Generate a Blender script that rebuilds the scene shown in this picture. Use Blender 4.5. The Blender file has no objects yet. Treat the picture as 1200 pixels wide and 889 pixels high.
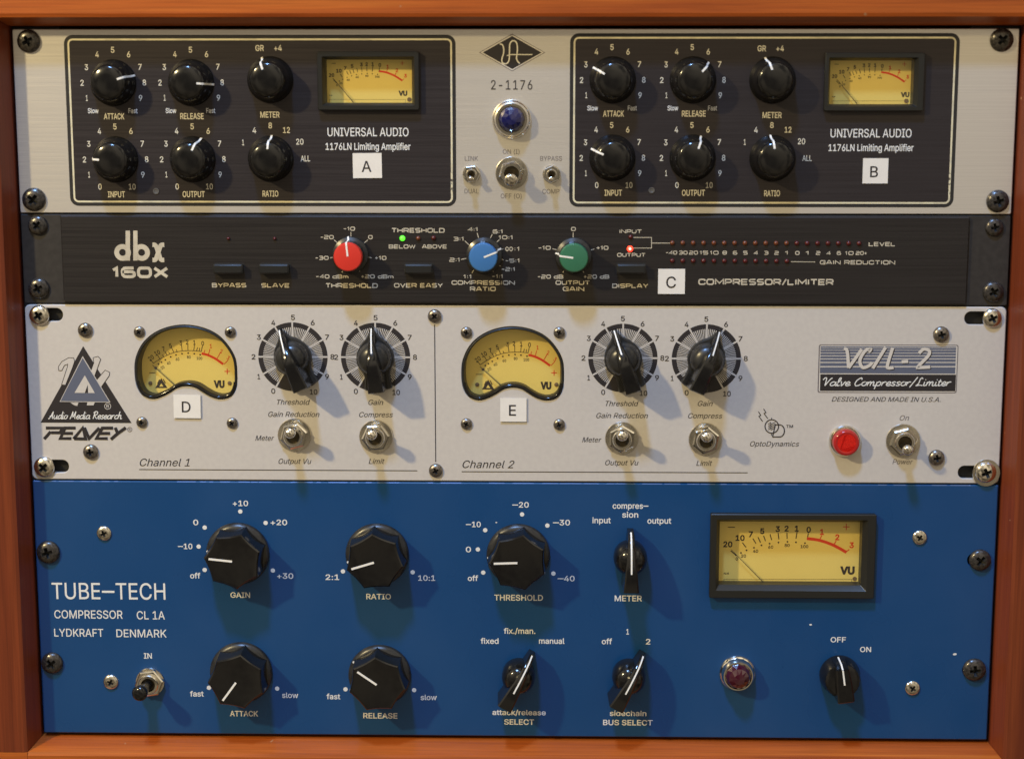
import bpy, bmesh, math, random
from math import sin, cos, pi, radians
from mathutils import Matrix, Vector, Euler
from mathutils.geometry import tessellate_polygon, delaunay_2d_cdt
random.seed(4)
MM = 0.001
scene = bpy.context.scene
col = scene.collection
Z0 = 0.70                      # height of the top edge of the rack opening above the floor

# ------------------------------------------------------------------ camera
# panel coordinates in mm: u right, v up (0 = top of the rack), w out of the panel
CF, CU, CV, CW = 2060.0, 17.6, -28.4, 857.5
CROT = Euler((-0.164, 0.021, 0.0), 'XYZ').to_matrix()
camd = bpy.data.cameras.new('camera')
camd.sensor_width = 36.0
camd.lens = CF / 1200.0 * 36.0
camd.clip_start = 0.02
camd.clip_end = 50.0
cam = bpy.data.objects.new('camera', camd)
col.objects.link(cam)
UP = Matrix.Rotation(pi / 2, 4, 'X')
def world(u, v, w):
    return Vector((u * MM, -w * MM, Z0 + v * MM))
cam.matrix_world = Matrix.Translation(world(CU, CV, CW)) @ UP @ CROT.to_4x4()
scene.camera = cam
camd.dof.use_dof = True
camd.dof.focus_distance = 0.880
camd.dof.aperture_fstop = 5.6

# ------------------------------------------------------------------ world and lamps
wd = bpy.data.worlds.new('World')
scene.world = wd
wd.use_nodes = True
wn = wd.node_tree.nodes
wl = wd.node_tree.links
bg = wn['Background']
tc = wn.new('ShaderNodeTexCoord')
sp = wn.new('ShaderNodeSeparateXYZ')
rmp = wn.new('ShaderNodeValToRGB')
mr = wn.new('ShaderNodeMapRange')
mr.inputs['From Min'].default_value = -1
mr.inputs['From Max'].default_value = 1
wl.new(tc.outputs['Generated'], sp.inputs[0])
wl.new(sp.outputs['Z'], mr.inputs['Value'])
wl.new(mr.outputs['Result'], rmp.inputs['Fac'])
rmp.color_ramp.elements[0].position = 0.25
rmp.color_ramp.elements[0].color = (0.24, 0.19, 0.125, 1)
rmp.color_ramp.elements[1].position = 0.85
rmp.color_ramp.elements[1].color = (0.95, 0.82, 0.60, 1)
mid = rmp.color_ramp.elements.new(0.5)
mid.color = (0.40, 0.335, 0.235, 1)
# light and dark noise patches added to the world for contrast in glossy reflections
wnz = wn.new('ShaderNodeTexNoise')
wnz.inputs['Scale'].default_value = 2.6
wnz.inputs['Detail'].default_value = 1.5
wl.new(tc.outputs['Generated'], wnz.inputs['Vector'])
wmr = wn.new('ShaderNodeMapRange')
wmr.inputs['From Min'].default_value = 0.40
wmr.inputs['From Max'].default_value = 0.60
wmr.inputs['To Min'].default_value = 0.30
wmr.inputs['To Max'].default_value = 1.70
wl.new(wnz.outputs['Fac'], wmr.inputs['Value'])
wmx = wn.new('ShaderNodeMix')
wmx.data_type = 'RGBA'
wmx.blend_type = 'MULTIPLY'
wmx.inputs[0].default_value = 1.0
wl.new(rmp.outputs['Color'], wmx.inputs[6])
wl.new(wmr.outputs['Result'], wmx.inputs[7])
wl.new(wmx.outputs[2], bg.inputs['Color'])
bg.inputs['Strength'].default_value = 0.88

def lamp(name, direction, dist, power, size, colour, target=(0, -178, 0)):
    d = Vector(direction).normalized() * dist
    ld = bpy.data.lights.new(name, 'AREA')
    ld.shape = 'DISK'
    ld.size = size
    ld.energy = power
    ld.color = colour
    o = bpy.data.objects.new(name, ld)
    p = world(target[0] + d.x, target[1] + d.y, target[2] + d.z)
    o.location = p
    o.rotation_euler = (world(*target) - p).to_track_quat('-Z', 'Y').to_euler()
    col.objects.link(o)
lamp('warm_spot_lamp', (-1.15, 0.88, 1.0), 1600, 20, 0.07, (1.0, 0.80, 0.42))
lamp('cool_ceiling_lamp', (-0.32, 2.0, 1.0), 2400, 56, 0.22, (0.26, 0.50, 1.0))

scene.view_settings.view_transform = 'Standard'
scene.view_settings.look = 'None'
scene.view_settings.exposure = -0.22
scene.view_settings.gamma = 1.0
scene.view_settings.use_curve_mapping = False

# ------------------------------------------------------------------ pixel of the photograph -> point on the panel at height w
def W(px, py, w=0.0):
    d = CROT @ Vector(((px - 600.0) / CF, -(py - 444.5) / CF, -1.0))
    t = (w - CW) / d.z
    return (CU + d.x * t, CV + d.y * t)
def S(px, py):                  # mm per pixel there
    a, b = W(px - 5, py), W(px + 5, py)
    return (b[0] - a[0]) / 10.0

# ------------------------------------------------------------------ materials
def mat(name, color, rough=0.5, metal=0.0, emit=None, coat=0.0, spec=0.5, trans=0.0, ior=1.5):
    m = bpy.data.materials.new(name)
    m.use_nodes = True
    b = m.node_tree.nodes['Principled BSDF']
    b.inputs['Base Color'].default_value = (*color, 1)
    b.inputs['Roughness'].default_value = rough
    b.inputs['Metallic'].default_value = metal
    b.inputs['Coat Weight'].default_value = coat
    b.inputs['Coat Roughness'].default_value = 0.12
    b.inputs['Specular IOR Level'].default_value = spec
    b.inputs['IOR'].default_value = ior
    b.inputs['Transmission Weight'].default_value = trans
    if emit:
        b.inputs['Emission Color'].default_value = (*emit[:3], 1)
        b.inputs['Emission Strength'].default_value = emit[3]
    return m
def surface(m, scale, c2=None, fac=0.5, detail=4.0, bump=0.0, bdist=0.0002, rvar=0.0, lo=0.35, hi=0.65, speck=None):
    """procedural grain: noise in object space drives colour, roughness and fine relief"""
    nt = m.node_tree
    n, l = nt.nodes, nt.links
    b = n['Principled BSDF']
    t = n.new('ShaderNodeTexCoord')
    mp = n.new('ShaderNodeMapping')
    mp.inputs['Scale'].default_value = scale
    nz = n.new('ShaderNodeTexNoise')
    nz.inputs['Scale'].default_value = 1.0
    nz.inputs['Detail'].default_value = detail
    l.new(t.outputs['Object'], mp.inputs['Vector'])
    l.new(mp.outputs['Vector'], nz.inputs['Vector'])
    r = n.new('ShaderNodeMapRange')
    r.inputs['From Min'].default_value = lo
    r.inputs['From Max'].default_value = hi
    l.new(nz.outputs['Fac'], r.inputs['Value'])
    if c2:
        mx = n.new('ShaderNodeMix')
        mx.data_type = 'RGBA'
        mx.inputs[6].default_value = b.inputs['Base Color'].default_value[:]
        mx.inputs[7].default_value = (*c2, 1)
        l.new(r.outputs['Result'], mx.inputs[0])
        out = mx.outputs[2]
        if speck:
            n2 = n.new('ShaderNodeTexNoise')
            n2.inputs['Scale'].default_value = speck[0]
            n2.inputs['Detail'].default_value = 3
            l.new(t.outputs['Object'], n2.inputs['Vector'])
            r2 = n.new('ShaderNodeMapRange')
            r2.inputs['From Min'].default_value = speck[1]
            r2.inputs['From Max'].default_value = speck[1] + 0.03
            l.new(n2.outputs['Fac'], r2.inputs['Value'])
            m2 = n.new('ShaderNodeMix')
            m2.data_type = 'RGBA'
            l.new(r2.outputs['Result'], m2.inputs[0])
            l.new(out, m2.inputs[6])
            m2.inputs[7].default_value = (*speck[2], 1)
            out = m2.outputs[2]
        l.new(out, b.inputs['Base Color'])
    if rvar:
        r3 = n.new('ShaderNodeMapRange')
        r0 = b.inputs['Roughness'].default_value
        r3.inputs['To Min'].default_value = r0 - rvar
        r3.inputs['To Max'].default_value = r0 + rvar
        l.new(r.outputs['Result'], r3.inputs['Value'])
        l.new(r3.outputs['Result'], b.inputs['Roughness'])
    if bump:
        bp = n.new('ShaderNodeBump')
        bp.inputs['Strength'].default_value = bump
        bp.inputs['Distance'].default_value = bdist
        l.new(nz.outputs['Fac'], bp.inputs['Height'])
        l.new(bp.outputs['Normal'], b.inputs['Normal'])
    return m

M = {}
M['silver'] = surface(mat('brushed_silver_aluminium', (0.84, 0.80, 0.74), 0.36, 0.68), (14, 1500, 1), (0.76, 0.72, 0.66), bump=0.16, bdist=0.0001, rvar=0.05)
M['inset'] = surface(mat('brushed_black_anodising', (0.030, 0.025, 0.028), 0.42, 0.35), (16, 1300, 1), (0.037, 0.031, 0.034), bump=0.08, bdist=0.0001, rvar=0.04)
M['inset_rim'] = mat('black_rim_print', (0.02, 0.019, 0.02), 0.45)
M['dbx'] = surface(mat('brushed_black_face', (0.021, 0.018, 0.018), 0.40, 0.30), (12, 1400, 1), (0.029, 0.025, 0.024), bump=0.12, bdist=0.0001, rvar=0.04)
M['ear'] = surface(mat('dull_black_ear', (0.026, 0.023, 0.022), 0.5, 0.1), (300, 300, 300), (0.036, 0.032, 0.03), bump=0.1)
M['cream'] = surface(mat('cream_grey_paint', (0.585, 0.55, 0.51), 0.42), (420, 420, 420), (0.555, 0.52, 0.485), bump=0.06, bdist=0.0002, rvar=0.05)
M['blue'] = surface(mat('blue_lacquer', (0.004, 0.054, 0.175), 0.30), (14, 9, 20), (0.009, 0.062, 0.188), bump=0.03, bdist=0.0003, rvar=0.09, speck=(900, 0.76, (0.05, 0.12, 0.24)))
M['steel_dark'] = mat('rail_steel_and_recess_shade', (0.02, 0.02, 0.02), 0.6, 0.3)
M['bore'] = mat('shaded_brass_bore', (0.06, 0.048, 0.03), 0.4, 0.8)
M['knob'] = surface(mat('glossy_black_plastic', (0.007, 0.0065, 0.0065), 0.15), (300, 300, 300), (0.009, 0.0085, 0.008), rvar=0.03)
M['knob_worn'] = surface(mat('worn_black_plastic', (0.014, 0.0135, 0.013), 0.30), (160, 160, 160), (0.030, 0.029, 0.027), rvar=0.07)
M['grey_skirt'] = mat('grey_skirt_plastic', (0.10, 0.095, 0.09), 0.4)
M['red_cap'] = mat('red_cap_plastic', (0.66, 0.035, 0.022), 0.38)
M['blue_cap'] = mat('blue_cap_plastic', (0.045, 0.17, 0.42), 0.38)
M['green_cap'] = mat('green_cap_plastic', (0.035, 0.16, 0.085), 0.38)
M['white'] = mat('white_line_paint', (0.86, 0.84, 0.78), 0.5)
M['ink_cream'] = mat('cream_print', (0.70, 0.66, 0.54), 0.55)
M['ink_tan'] = surface(mat('tan_print', (0.60, 0.54, 0.42), 0.5), (220, 220, 220), (0.48, 0.43, 0.33))
M['ink_white'] = mat('white_print', (0.78, 0.78, 0.76), 0.55)
M['ink_black'] = mat('black_print', (0.020, 0.016, 0.018), 0.55)
M['ink_grey'] = mat('grey_print', (0.16, 0.14, 0.14), 0.55)
M['ink_slate'] = mat('slate_blue_print', (0.105, 0.12, 0.175), 0.5)
M['panel_white'] = mat('silver_grey_print', (0.62, 0.58, 0.53), 0.5)
M['line_cream'] = surface(mat('cream_border_line', (0.72, 0.66, 0.46), 0.45), (90, 90, 90), (0.58, 0.53, 0.38), lo=0.5, hi=0.6)
M['line_scuffed'] = surface(mat('scuffed_border_line', (0.72, 0.66, 0.46), 0.45), (700, 700, 700), (0.10, 0.085, 0.07), lo=0.52, hi=0.56)
M['chrome'] = surface(mat('nickel_plated_metal', (0.84, 0.80, 0.72), 0.13, 1.0), (260, 260, 260), (0.74, 0.70, 0.62), rvar=0.04)
M['chrome_dull'] = surface(mat('dull_nickel', (0.78, 0.74, 0.66), 0.22, 1.0), (500, 500, 500), (0.60, 0.56, 0.48), bump=0.12, rvar=0.06)
M['screw_black'] = surface(mat('black_oxide_screw', (0.045, 0.042, 0.04), 0.28, 0.6), (700, 700, 700), (0.10, 0.09, 0.08), bump=0.25, rvar=0.1)
M['screw_steel'] = surface(mat('dark_zinc_screw', (0.17, 0.155, 0.14), 0.28, 0.9), (700, 700, 700), (0.30, 0.27, 0.24), bump=0.2, rvar=0.08)
M['bezel'] = mat('black_meter_bezel', (0.014, 0.014, 0.012), 0.38)
M['dial'] = surface(mat('yellow_dial_card', (0.88, 0.66, 0.165), 0.55, emit=(1.0, 0.70, 0.18, 0.05)), (40, 40, 40), (0.84, 0.62, 0.15))
M['dial_black'] = mat('dial_black_ink', (0.045, 0.03, 0.02), 0.6)
M['dial_red'] = mat('dial_red_ink', (0.80, 0.055, 0.012), 0.6)
M['dial_brown'] = mat('dial_rivet_brown', (0.20, 0.12, 0.05), 0.6)
M['led_red'] = mat('dark_red_led', (0.085, 0.008, 0.010), 0.3)
M['led_amber'] = mat('dark_amber_led', (0.15, 0.040, 0.016), 0.3)
M['led_green_on'] = mat('lit_green_led', (0.1, 0.8, 0.05), 0.3, emit=(0.10, 1.0, 0.03, 1.9))
M['led_red_on'] = mat('lit_red_led', (0.9, 0.1, 0.02), 0.3, emit=(1.0, 0.035, 0.02, 3.0))
M['lamp_glow'] = surface(mat('red_lamp_glow', (0.70, 0.03, 0.02), 0.25, emit=(1.0, 0.05, 0.03, 0.5)), (900, 900, 900), (0.45, 0.012, 0.01), bump=.5, bdist=.0004)
M['led_core'] = mat('glowing_led_core', (1, .8, .7), 0.3, emit=(1.0, 0.75, 0.6, 1.4))
M['paper'] = surface(mat('white_paper', (0.80, 0.77, 0.72), 0.8), (200, 200, 200), (0.77, 0.74, 0.69))
M['lens_blue'] = mat('blue_jewel', (0.004, 0.006, 0.075), 0.08, coat=0.6, ior=1.55)
M['lens_red_dark'] = mat('dark_red_jewel', (0.05, 0.002, 0.012), 0.04, coat=0.6, ior=1.55)
M['lens_red'] = mat('lit_red_lens', (0.36, 0.010, 0.010), 0.12, coat=0.4, emit=(1.0, 0.04, 0.03, 0.05))
M['button'] = mat('grey_black_button', (0.018, 0.018, 0.017), 0.3)
M['edge_highlight'] = mat('painted_edge_highlight', (0.10, 0.16, 0.30), 0.3, 0.4)

def glass_mat():
    m = bpy.data.materials.new('meter_window_glass')
    m.use_nodes = True
    nt = m.node_tree
    nt.nodes.clear()
    o = nt.nodes.new('ShaderNodeOutputMaterial')
    mx = nt.nodes.new('ShaderNodeMixShader')
    t = nt.nodes.new('ShaderNodeBsdfTransparent')
    t.inputs[0].default_value = (0.96, 0.96, 0.94, 1)
    g = nt.nodes.new('ShaderNodeBsdfGlossy')
    g.inputs['Roughness'].default_value = 0.03
    mx.inputs[0].default_value = 0.06
    nt.links.new(t.outputs[0], mx.inputs[1])
    nt.links.new(g.outputs[0], mx.inputs[2])
    nt.links.new(mx.outputs[0], o.inputs[0])
    return m
M['glass'] = glass_mat()

def wood(name, c1, c2, c3, axis):
    m = bpy.data.materials.new(name)
    m.use_nodes = True
    n, l = m.node_tree.nodes, m.node_tree.links
    b = n['Principled BSDF']
    b.inputs['Roughness'].default_value = 0.46
    b.inputs['Specular IOR Level'].default_value = 0.3
    b.inputs['Coat Weight'].default_value = 0.12
    b.inputs['Coat Roughness'].default_value = 0.22
    t = n.new('ShaderNodeTexCoord')
    def noise(sc, detail, dist=0.0):
        mp = n.new('ShaderNodeMapping')
        s = [sc[1]] * 3
        s[axis] = sc[0]
        mp.inputs['Scale'].default_value = s
        z = n.new('ShaderNodeTexNoise')
        z.inputs['Scale'].default_value = 1
        z.inputs['Detail'].default_value = detail
        z.inputs['Distortion'].default_value = dist
        l.new(t.outputs['Object'], mp.inputs['Vector'])
        l.new(mp.outputs['Vector'], z.inputs['Vector'])
        return z
    a = noise((4, 150), 7, 0.8)
    r = n.new('ShaderNodeValToRGB')
    e = r.color_ramp.elements
    e[0].position, e[0].color = 0.30, (*c1, 1)
    e[1].position, e[1].color = 0.72, (*c3, 1)
    k = e.new(0.52)
    k.color = (*c2, 1)
    l.new(a.outputs['Fac'], r.inputs['Fac'])
    p = noise((30, 1500), 4)
    mr_ = n.new('ShaderNodeMapRange')
    mr_.inputs['From Min'].default_value = 0.35
    mr_.inputs['From Max'].default_value = 0.7
    mr_.inputs['To Min'].default_value = 1.08
    mr_.inputs['To Max'].default_value = 0.80
    l.new(p.outputs['Fac'], mr_.inputs['Value'])
    mu = n.new('ShaderNodeMix')
    mu.data_type = 'RGBA'
    mu.blend_type = 'MULTIPLY'
    mu.inputs[0].default_value = 1
    l.new(r.outputs['Color'], mu.inputs[6])
    l.new(mr_.outputs['Result'], mu.inputs[7])
    # small nicks in the varnish
    q = n.new('ShaderNodeTexNoise')
    q.inputs['Scale'].default_value = 160
    q.inputs['Detail'].default_value = 2
    l.new(t.outputs['Object'], q.inputs['Vector'])
    qr = n.new('ShaderNodeMapRange')
    qr.inputs['From Min'].default_value = 0.75
    qr.inputs['From Max'].default_value = 0.78
    l.new(q.outputs['Fac'], qr.inputs['Value'])
    m2 = n.new('ShaderNodeMix')
    m2.data_type = 'RGBA'
    l.new(qr.outputs['Result'], m2.inputs[0])
    l.new(mu.outputs[2], m2.inputs[6])
    m2.inputs[7].default_value = (0.42, 0.2, 0.1, 1)
    l.new(m2.outputs[2], b.inputs['Base Color'])
    bp = n.new('ShaderNodeBump')
    bp.inputs['Strength'].default_value = 0.18
    bp.inputs['Distance'].default_value = 0.0003
    l.new(a.outputs['Fac'], bp.inputs['Height'])
    l.new(bp.outputs['Normal'], b.inputs['Normal'])
    return m
M['wood_rail'] = wood('orange_varnished_wood', (0.30, 0.060, 0.009), (0.42, 0.095, 0.013), (0.52, 0.14, 0.02), 0)
M['wood_stile'] = wood('red_brown_varnished_wood', (0.14, 0.026, 0.008), (0.18, 0.035, 0.010), (0.225, 0.048, 0.013), 1)
M['inside'] = mat('dark_cabinet_inside', (0.03, 0.02, 0.015), 0.8)

# ------------------------------------------------------------------ mesh making
def mesh(name, verts, faces, m, smooth=False, mats=None, fm=None):
    me = bpy.data.meshes.new(name)
    me.from_pydata([(x * MM, y * MM, z * MM) for x, y, z in verts], [], faces)
    if mats:
        for k in mats:
            me.materials.append(k)
        for p, i in zip(me.polygons, fm):
            p.material_index = i
    else:
        me.materials.append(m)
    if smooth:
        for p in me.polygons:
            p.use_smooth = True
        if smooth is not True:
            me.set_sharp_from_angle(angle=radians(smooth))
    me.update()
    return me
class B:
    def __init__(s):
        s.v, s.f, s.k, s.m = [], [], [], []
    def add(s, v, f, m):
        o = len(s.v)
        s.v += [tuple(p) for p in v]
        if m not in s.m:
            s.m.append(m)
        i = s.m.index(m)
        for q in f:
            s.f.append(tuple(a + o for a in q))
            s.k.append(i)
        return s
    def mesh(s, name, smooth=False):
        return mesh(name, s.v, s.f, None, smooth, s.m, s.k)
def lathe(profile, seg=40, wob=None):
    v, f = [], []
    n = len(profile)
    for i in range(seg):
        a = 2 * pi * i / seg
        for j, (r, z) in enumerate(profile):
            rr = r * (wob(a, j) if wob else 1)
            v.append((rr * sin(a), rr * cos(a), z))
    for i in range(seg):
        k = (i + 1) % seg
        for j in range(n - 1):
            a, b_, c, d = i * n + j, k * n + j, k * n + j + 1, i * n + j + 1
            f.append((a, d, c, b_))
    for end in (0, n - 1):
        if profile[end][0] > 1e-6:
            ring = [i * n + end for i in range(seg)]
            f.append(ring if end == 0 else ring[::-1])
    return v, f
def loft(loops, cap0=True, cap1=True):
    """closed loops with the same number of points, counter-clockwise, from back to front"""
    n = len(loops[0])
    v = [p for L in loops for p in L]
    f = []
    for i in range(len(loops) - 1):
        for j in range(n):
            k = (j + 1) % n
            f.append((i * n + j, i * n + k, (i + 1) * n + k, (i + 1) * n + j))
    if cap0:
        f.append(tuple(range(n))[::-1])
    if cap1:
        f.append(tuple((len(loops) - 1) * n + j for j in range(n)))
    return v, f
def lift(loop, w):
    return [(x, y, w) for x, y in loop]
def rrect(x0, y0, x1, y1, r=0.0, n=5):
    if r <= 0:
        return [(x0, y0), (x1, y0), (x1, y1), (x0, y1)]
    o = []
    for cx, cy, a0 in ((x1 - r, y0 + r, -90), (x1 - r, y1 - r, 0), (x0 + r, y1 - r, 90), (x0 + r, y0 + r, 180)):
        for i in range(n + 1):
            a = radians(a0 + 90 * i / n)
            o.append((cx + r * cos(a), cy + r * sin(a)))
    return o
def inset(loop, d):
    """inset a ccw loop by d (negative grows it)"""
    n = len(loop)
    o = []
    for i in range(n):
        p, q, r = Vector(loop[i - 1]), Vector(loop[i]), Vector(loop[(i + 1) % n])
        a, b_ = (q - p), (r - q)
        if a.length < 1e-7: a = b_.copy()
        if b_.length < 1e-7: b_ = a.copy()
        a.normalize(); b_.normalize()
        na, nb = Vector((-a.y, a.x)), Vector((-b_.y, b_.x))
        m_ = (na + nb)
        if m_.length < 1e-6: m_ = na
        m_.normalize()
        c = max(0.35, m_.dot(na))
        t = q + m_ * (d / c)
        o.append((t.x, t.y))
    return o
def circle(r, n=32, cx=0, cy=0):
    return [(cx + r * cos(2 * pi * i / n), cy + r * sin(2 * pi * i / n)) for i in range(n)]
def plate(outer, holes, t=3.0, ch=0.5, w=0.0):
    """flat plate with real holes; front face at w, small chamfer round the outside and the holes"""
    v, f = [], []
    loops = [inset(outer, ch)] + [inset(h, -ch * 0.5)[::-1] for h in holes]
    polys = [[Vector((x, y, 0)) for x, y in L] for L in loops]
    for L in loops:
        v += [(x, y, w) for x, y in L]
    tris = tessellate_polygon(polys)
    for t3 in tris:
        a, b_, c = (Vector(v[i]) for i in t3)
        n = (b_ - a).cross(c - a)
        f.append(tuple(t3) if n.z > 0 else tuple(reversed(t3)))
    def wall(La, wa, Lb, wb):
        o = len(v)
        n = len(La)
        v.extend((x, y, wa) for x, y in La)
        v.extend((x, y, wb) for x, y in Lb)
        for j in range(n):
            k = (j + 1) % n
            f.append((o + j, o + n + j, o + n + k, o + k))
    wall(loops[0], w, outer, w - ch)
    wall(outer, w - ch, outer, w - t)
    for h, L in zip(holes, loops[1:]):
        hr = h[::-1]
        wall(L, w, hr, w - ch * 0.5)
        wall(hr, w - ch * 0.5, hr, w - t)
    return v, f
def ring(outer, inner, w):
    n = len(outer)
    v = lift(outer, w) + lift(inner, w)
    f = [(j, (j + 1) % n, n + (j + 1) % n, n + j) for j in range(n)]
    return v, f
def flat(loop, w):
    v = lift(loop, w)
    t = tessellate_polygon([[Vector((x, y, 0)) for x, y in loop]])
    f = []
    for t3 in t:
        a, b_, c = (Vector(v[i]) for i in t3)
        f.append(tuple(t3) if (b_ - a).cross(c - a).z > 0 else tuple(reversed(t3)))
    return v, f
def flat_holes(loops, w):
    v = [(x, y, w) for L in loops for x, y in L]
    t = tessellate_polygon([[Vector((x, y, 0)) for x, y in L] for L in loops])
    f = []
    for t3 in t:
        a, b_, c = (Vector(v[i]) for i in t3)
        f.append(tuple(t3) if (b_ - a).cross(c - a).z > 0 else tuple(reversed(t3)))
    return v, f
def spline(pts, n=6, closed=False):
    P = [Vector(p) for p in pts]
    if len(P) < 3 and not closed:
        return [tuple(p) for p in P]
    o = []
    N = len(P)
    rng = range(N if closed else N - 1)
    for i in rng:
        if closed:
            p0, p1, p2, p3 = P[i - 1], P[i], P[(i + 1) % N], P[(i + 2) % N]
        else:
            p0, p1, p2, p3 = P[max(i - 1, 0)], P[i], P[i + 1], P[min(i + 2, N - 1)]
        for k in range(n):
            t = k / n
            o.append(tuple(0.5 * ((2 * p1) + (-p0 + p2) * t + (2 * p0 - 5 * p1 + 4 * p2 - p3) * t * t + (-p0 + 3 * p1 - 3 * p2 + p3) * t ** 3)))
    if not closed:
        o.append(tuple(P[-1]))
    return o
lift_n = [0]
def stroke(pts, width, w, closed=False):
    """flat band of a given width along a polyline"""
    lift_n[0] = (lift_n[0] + 1) % 12
    w = w + lift_n[0] * 0.003
    n = len(pts)
    L, R = [], []
    for i in range(n):
        p = Vector(pts[i])
        a = (Vector(pts[i]) - Vector(pts[i - 1])) if (i > 0 or closed) else (Vector(pts[1]) - p)
        b_ = (Vector(pts[(i + 1) % n]) - p) if (i < n - 1 or closed) else a.copy()
        if a.length < 1e-9: a = b_.copy()
        if b_.length < 1e-9: b_ = a.copy()
        a.normalize(); b_.normalize()
        nn = Vector((-a.y - b_.y, a.x + b_.x))
        if nn.length < 1e-6: nn = Vector((-a.y, a.x))
        nn.normalize()
        c = max(0.6, nn.dot(Vector((-a.y, a.x))))
        d = nn * (width / 2 / c)
        L.append((p.x + d.x, p.y + d.y, w))
        R.append((p.x - d.x, p.y - d.y, w))
    v = R + L
    f = [(i, i + 1, n + i + 1, n + i) for i in range(n - 1)]
    if closed:
        f.append((n - 1, 0, n, 2 * n - 1))
    return v, f

# ------------------------------------------------------------------ objects, names, labels
def thing(name, label, cat, u, v, group=None):
    o = bpy.data.objects.new(name, None)
    o.empty_display_size = 0.02
    col.objects.link(o)
    o.location = world(u, v, 0)
    o.rotation_euler = (pi / 2, 0, 0)
    o['label'] = label
    o['category'] = cat
    if group:
        o['group'] = group
    o['_u'], o['_v'] = u, v
    return o
ABS = {}
def part(name, me, parent, u=0.0, v=0.0, w=0.0, rot=0.0, label=None):
    """child of a thing (u, v are panel coordinates) or of a part (u, v relative)"""
    o = bpy.data.objects.new(name, me)
    col.objects.link(o)
    o.parent = parent
    if parent.type == 'EMPTY':
        o.location = ((u - parent['_u']) * MM, (v - parent['_v']) * MM, w * MM)
    else:
        o.location = (u * MM, v * MM, w * MM)
    o.rotation_euler = (0, 0, rot)
    if label:
        o['label'] = label
    return o
def at(root):                  # shift from panel coordinates to the thing's own
    return -root['_u'], -root['_v']
SPLIT = {'dial_numbers': 'dial_number', 'dial_dots': 'dial_dot', 'lettering': 'lettering', 'worn_edge_highlight': 'worn_edge_highlight', 'paint_chip': 'paint_chip', 'tick_marks': 'tick_mark'}
def sheet(name, root, vf_list, label=None, smooth=False, joined=False):
    """flat pieces given in panel coordinates -> one part, or one part for each numeral, word and dot"""
    if name in SPLIT and len(vf_list) > 1 and not joined:
        for one in vf_list:
            sheet(SPLIT[name], root, [one], label, smooth, True)
        return
    name = SPLIT.get(name, name)
    b_ = B()
    du, dv = at(root)
    for (v, f), m in vf_list:
        b_.add([(x + du, y + dv, z) for x, y, z in v], f, m)
    return part(name, b_.mesh(name, smooth), root, root['_u'], root['_v'], 0, 0, label)

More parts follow.
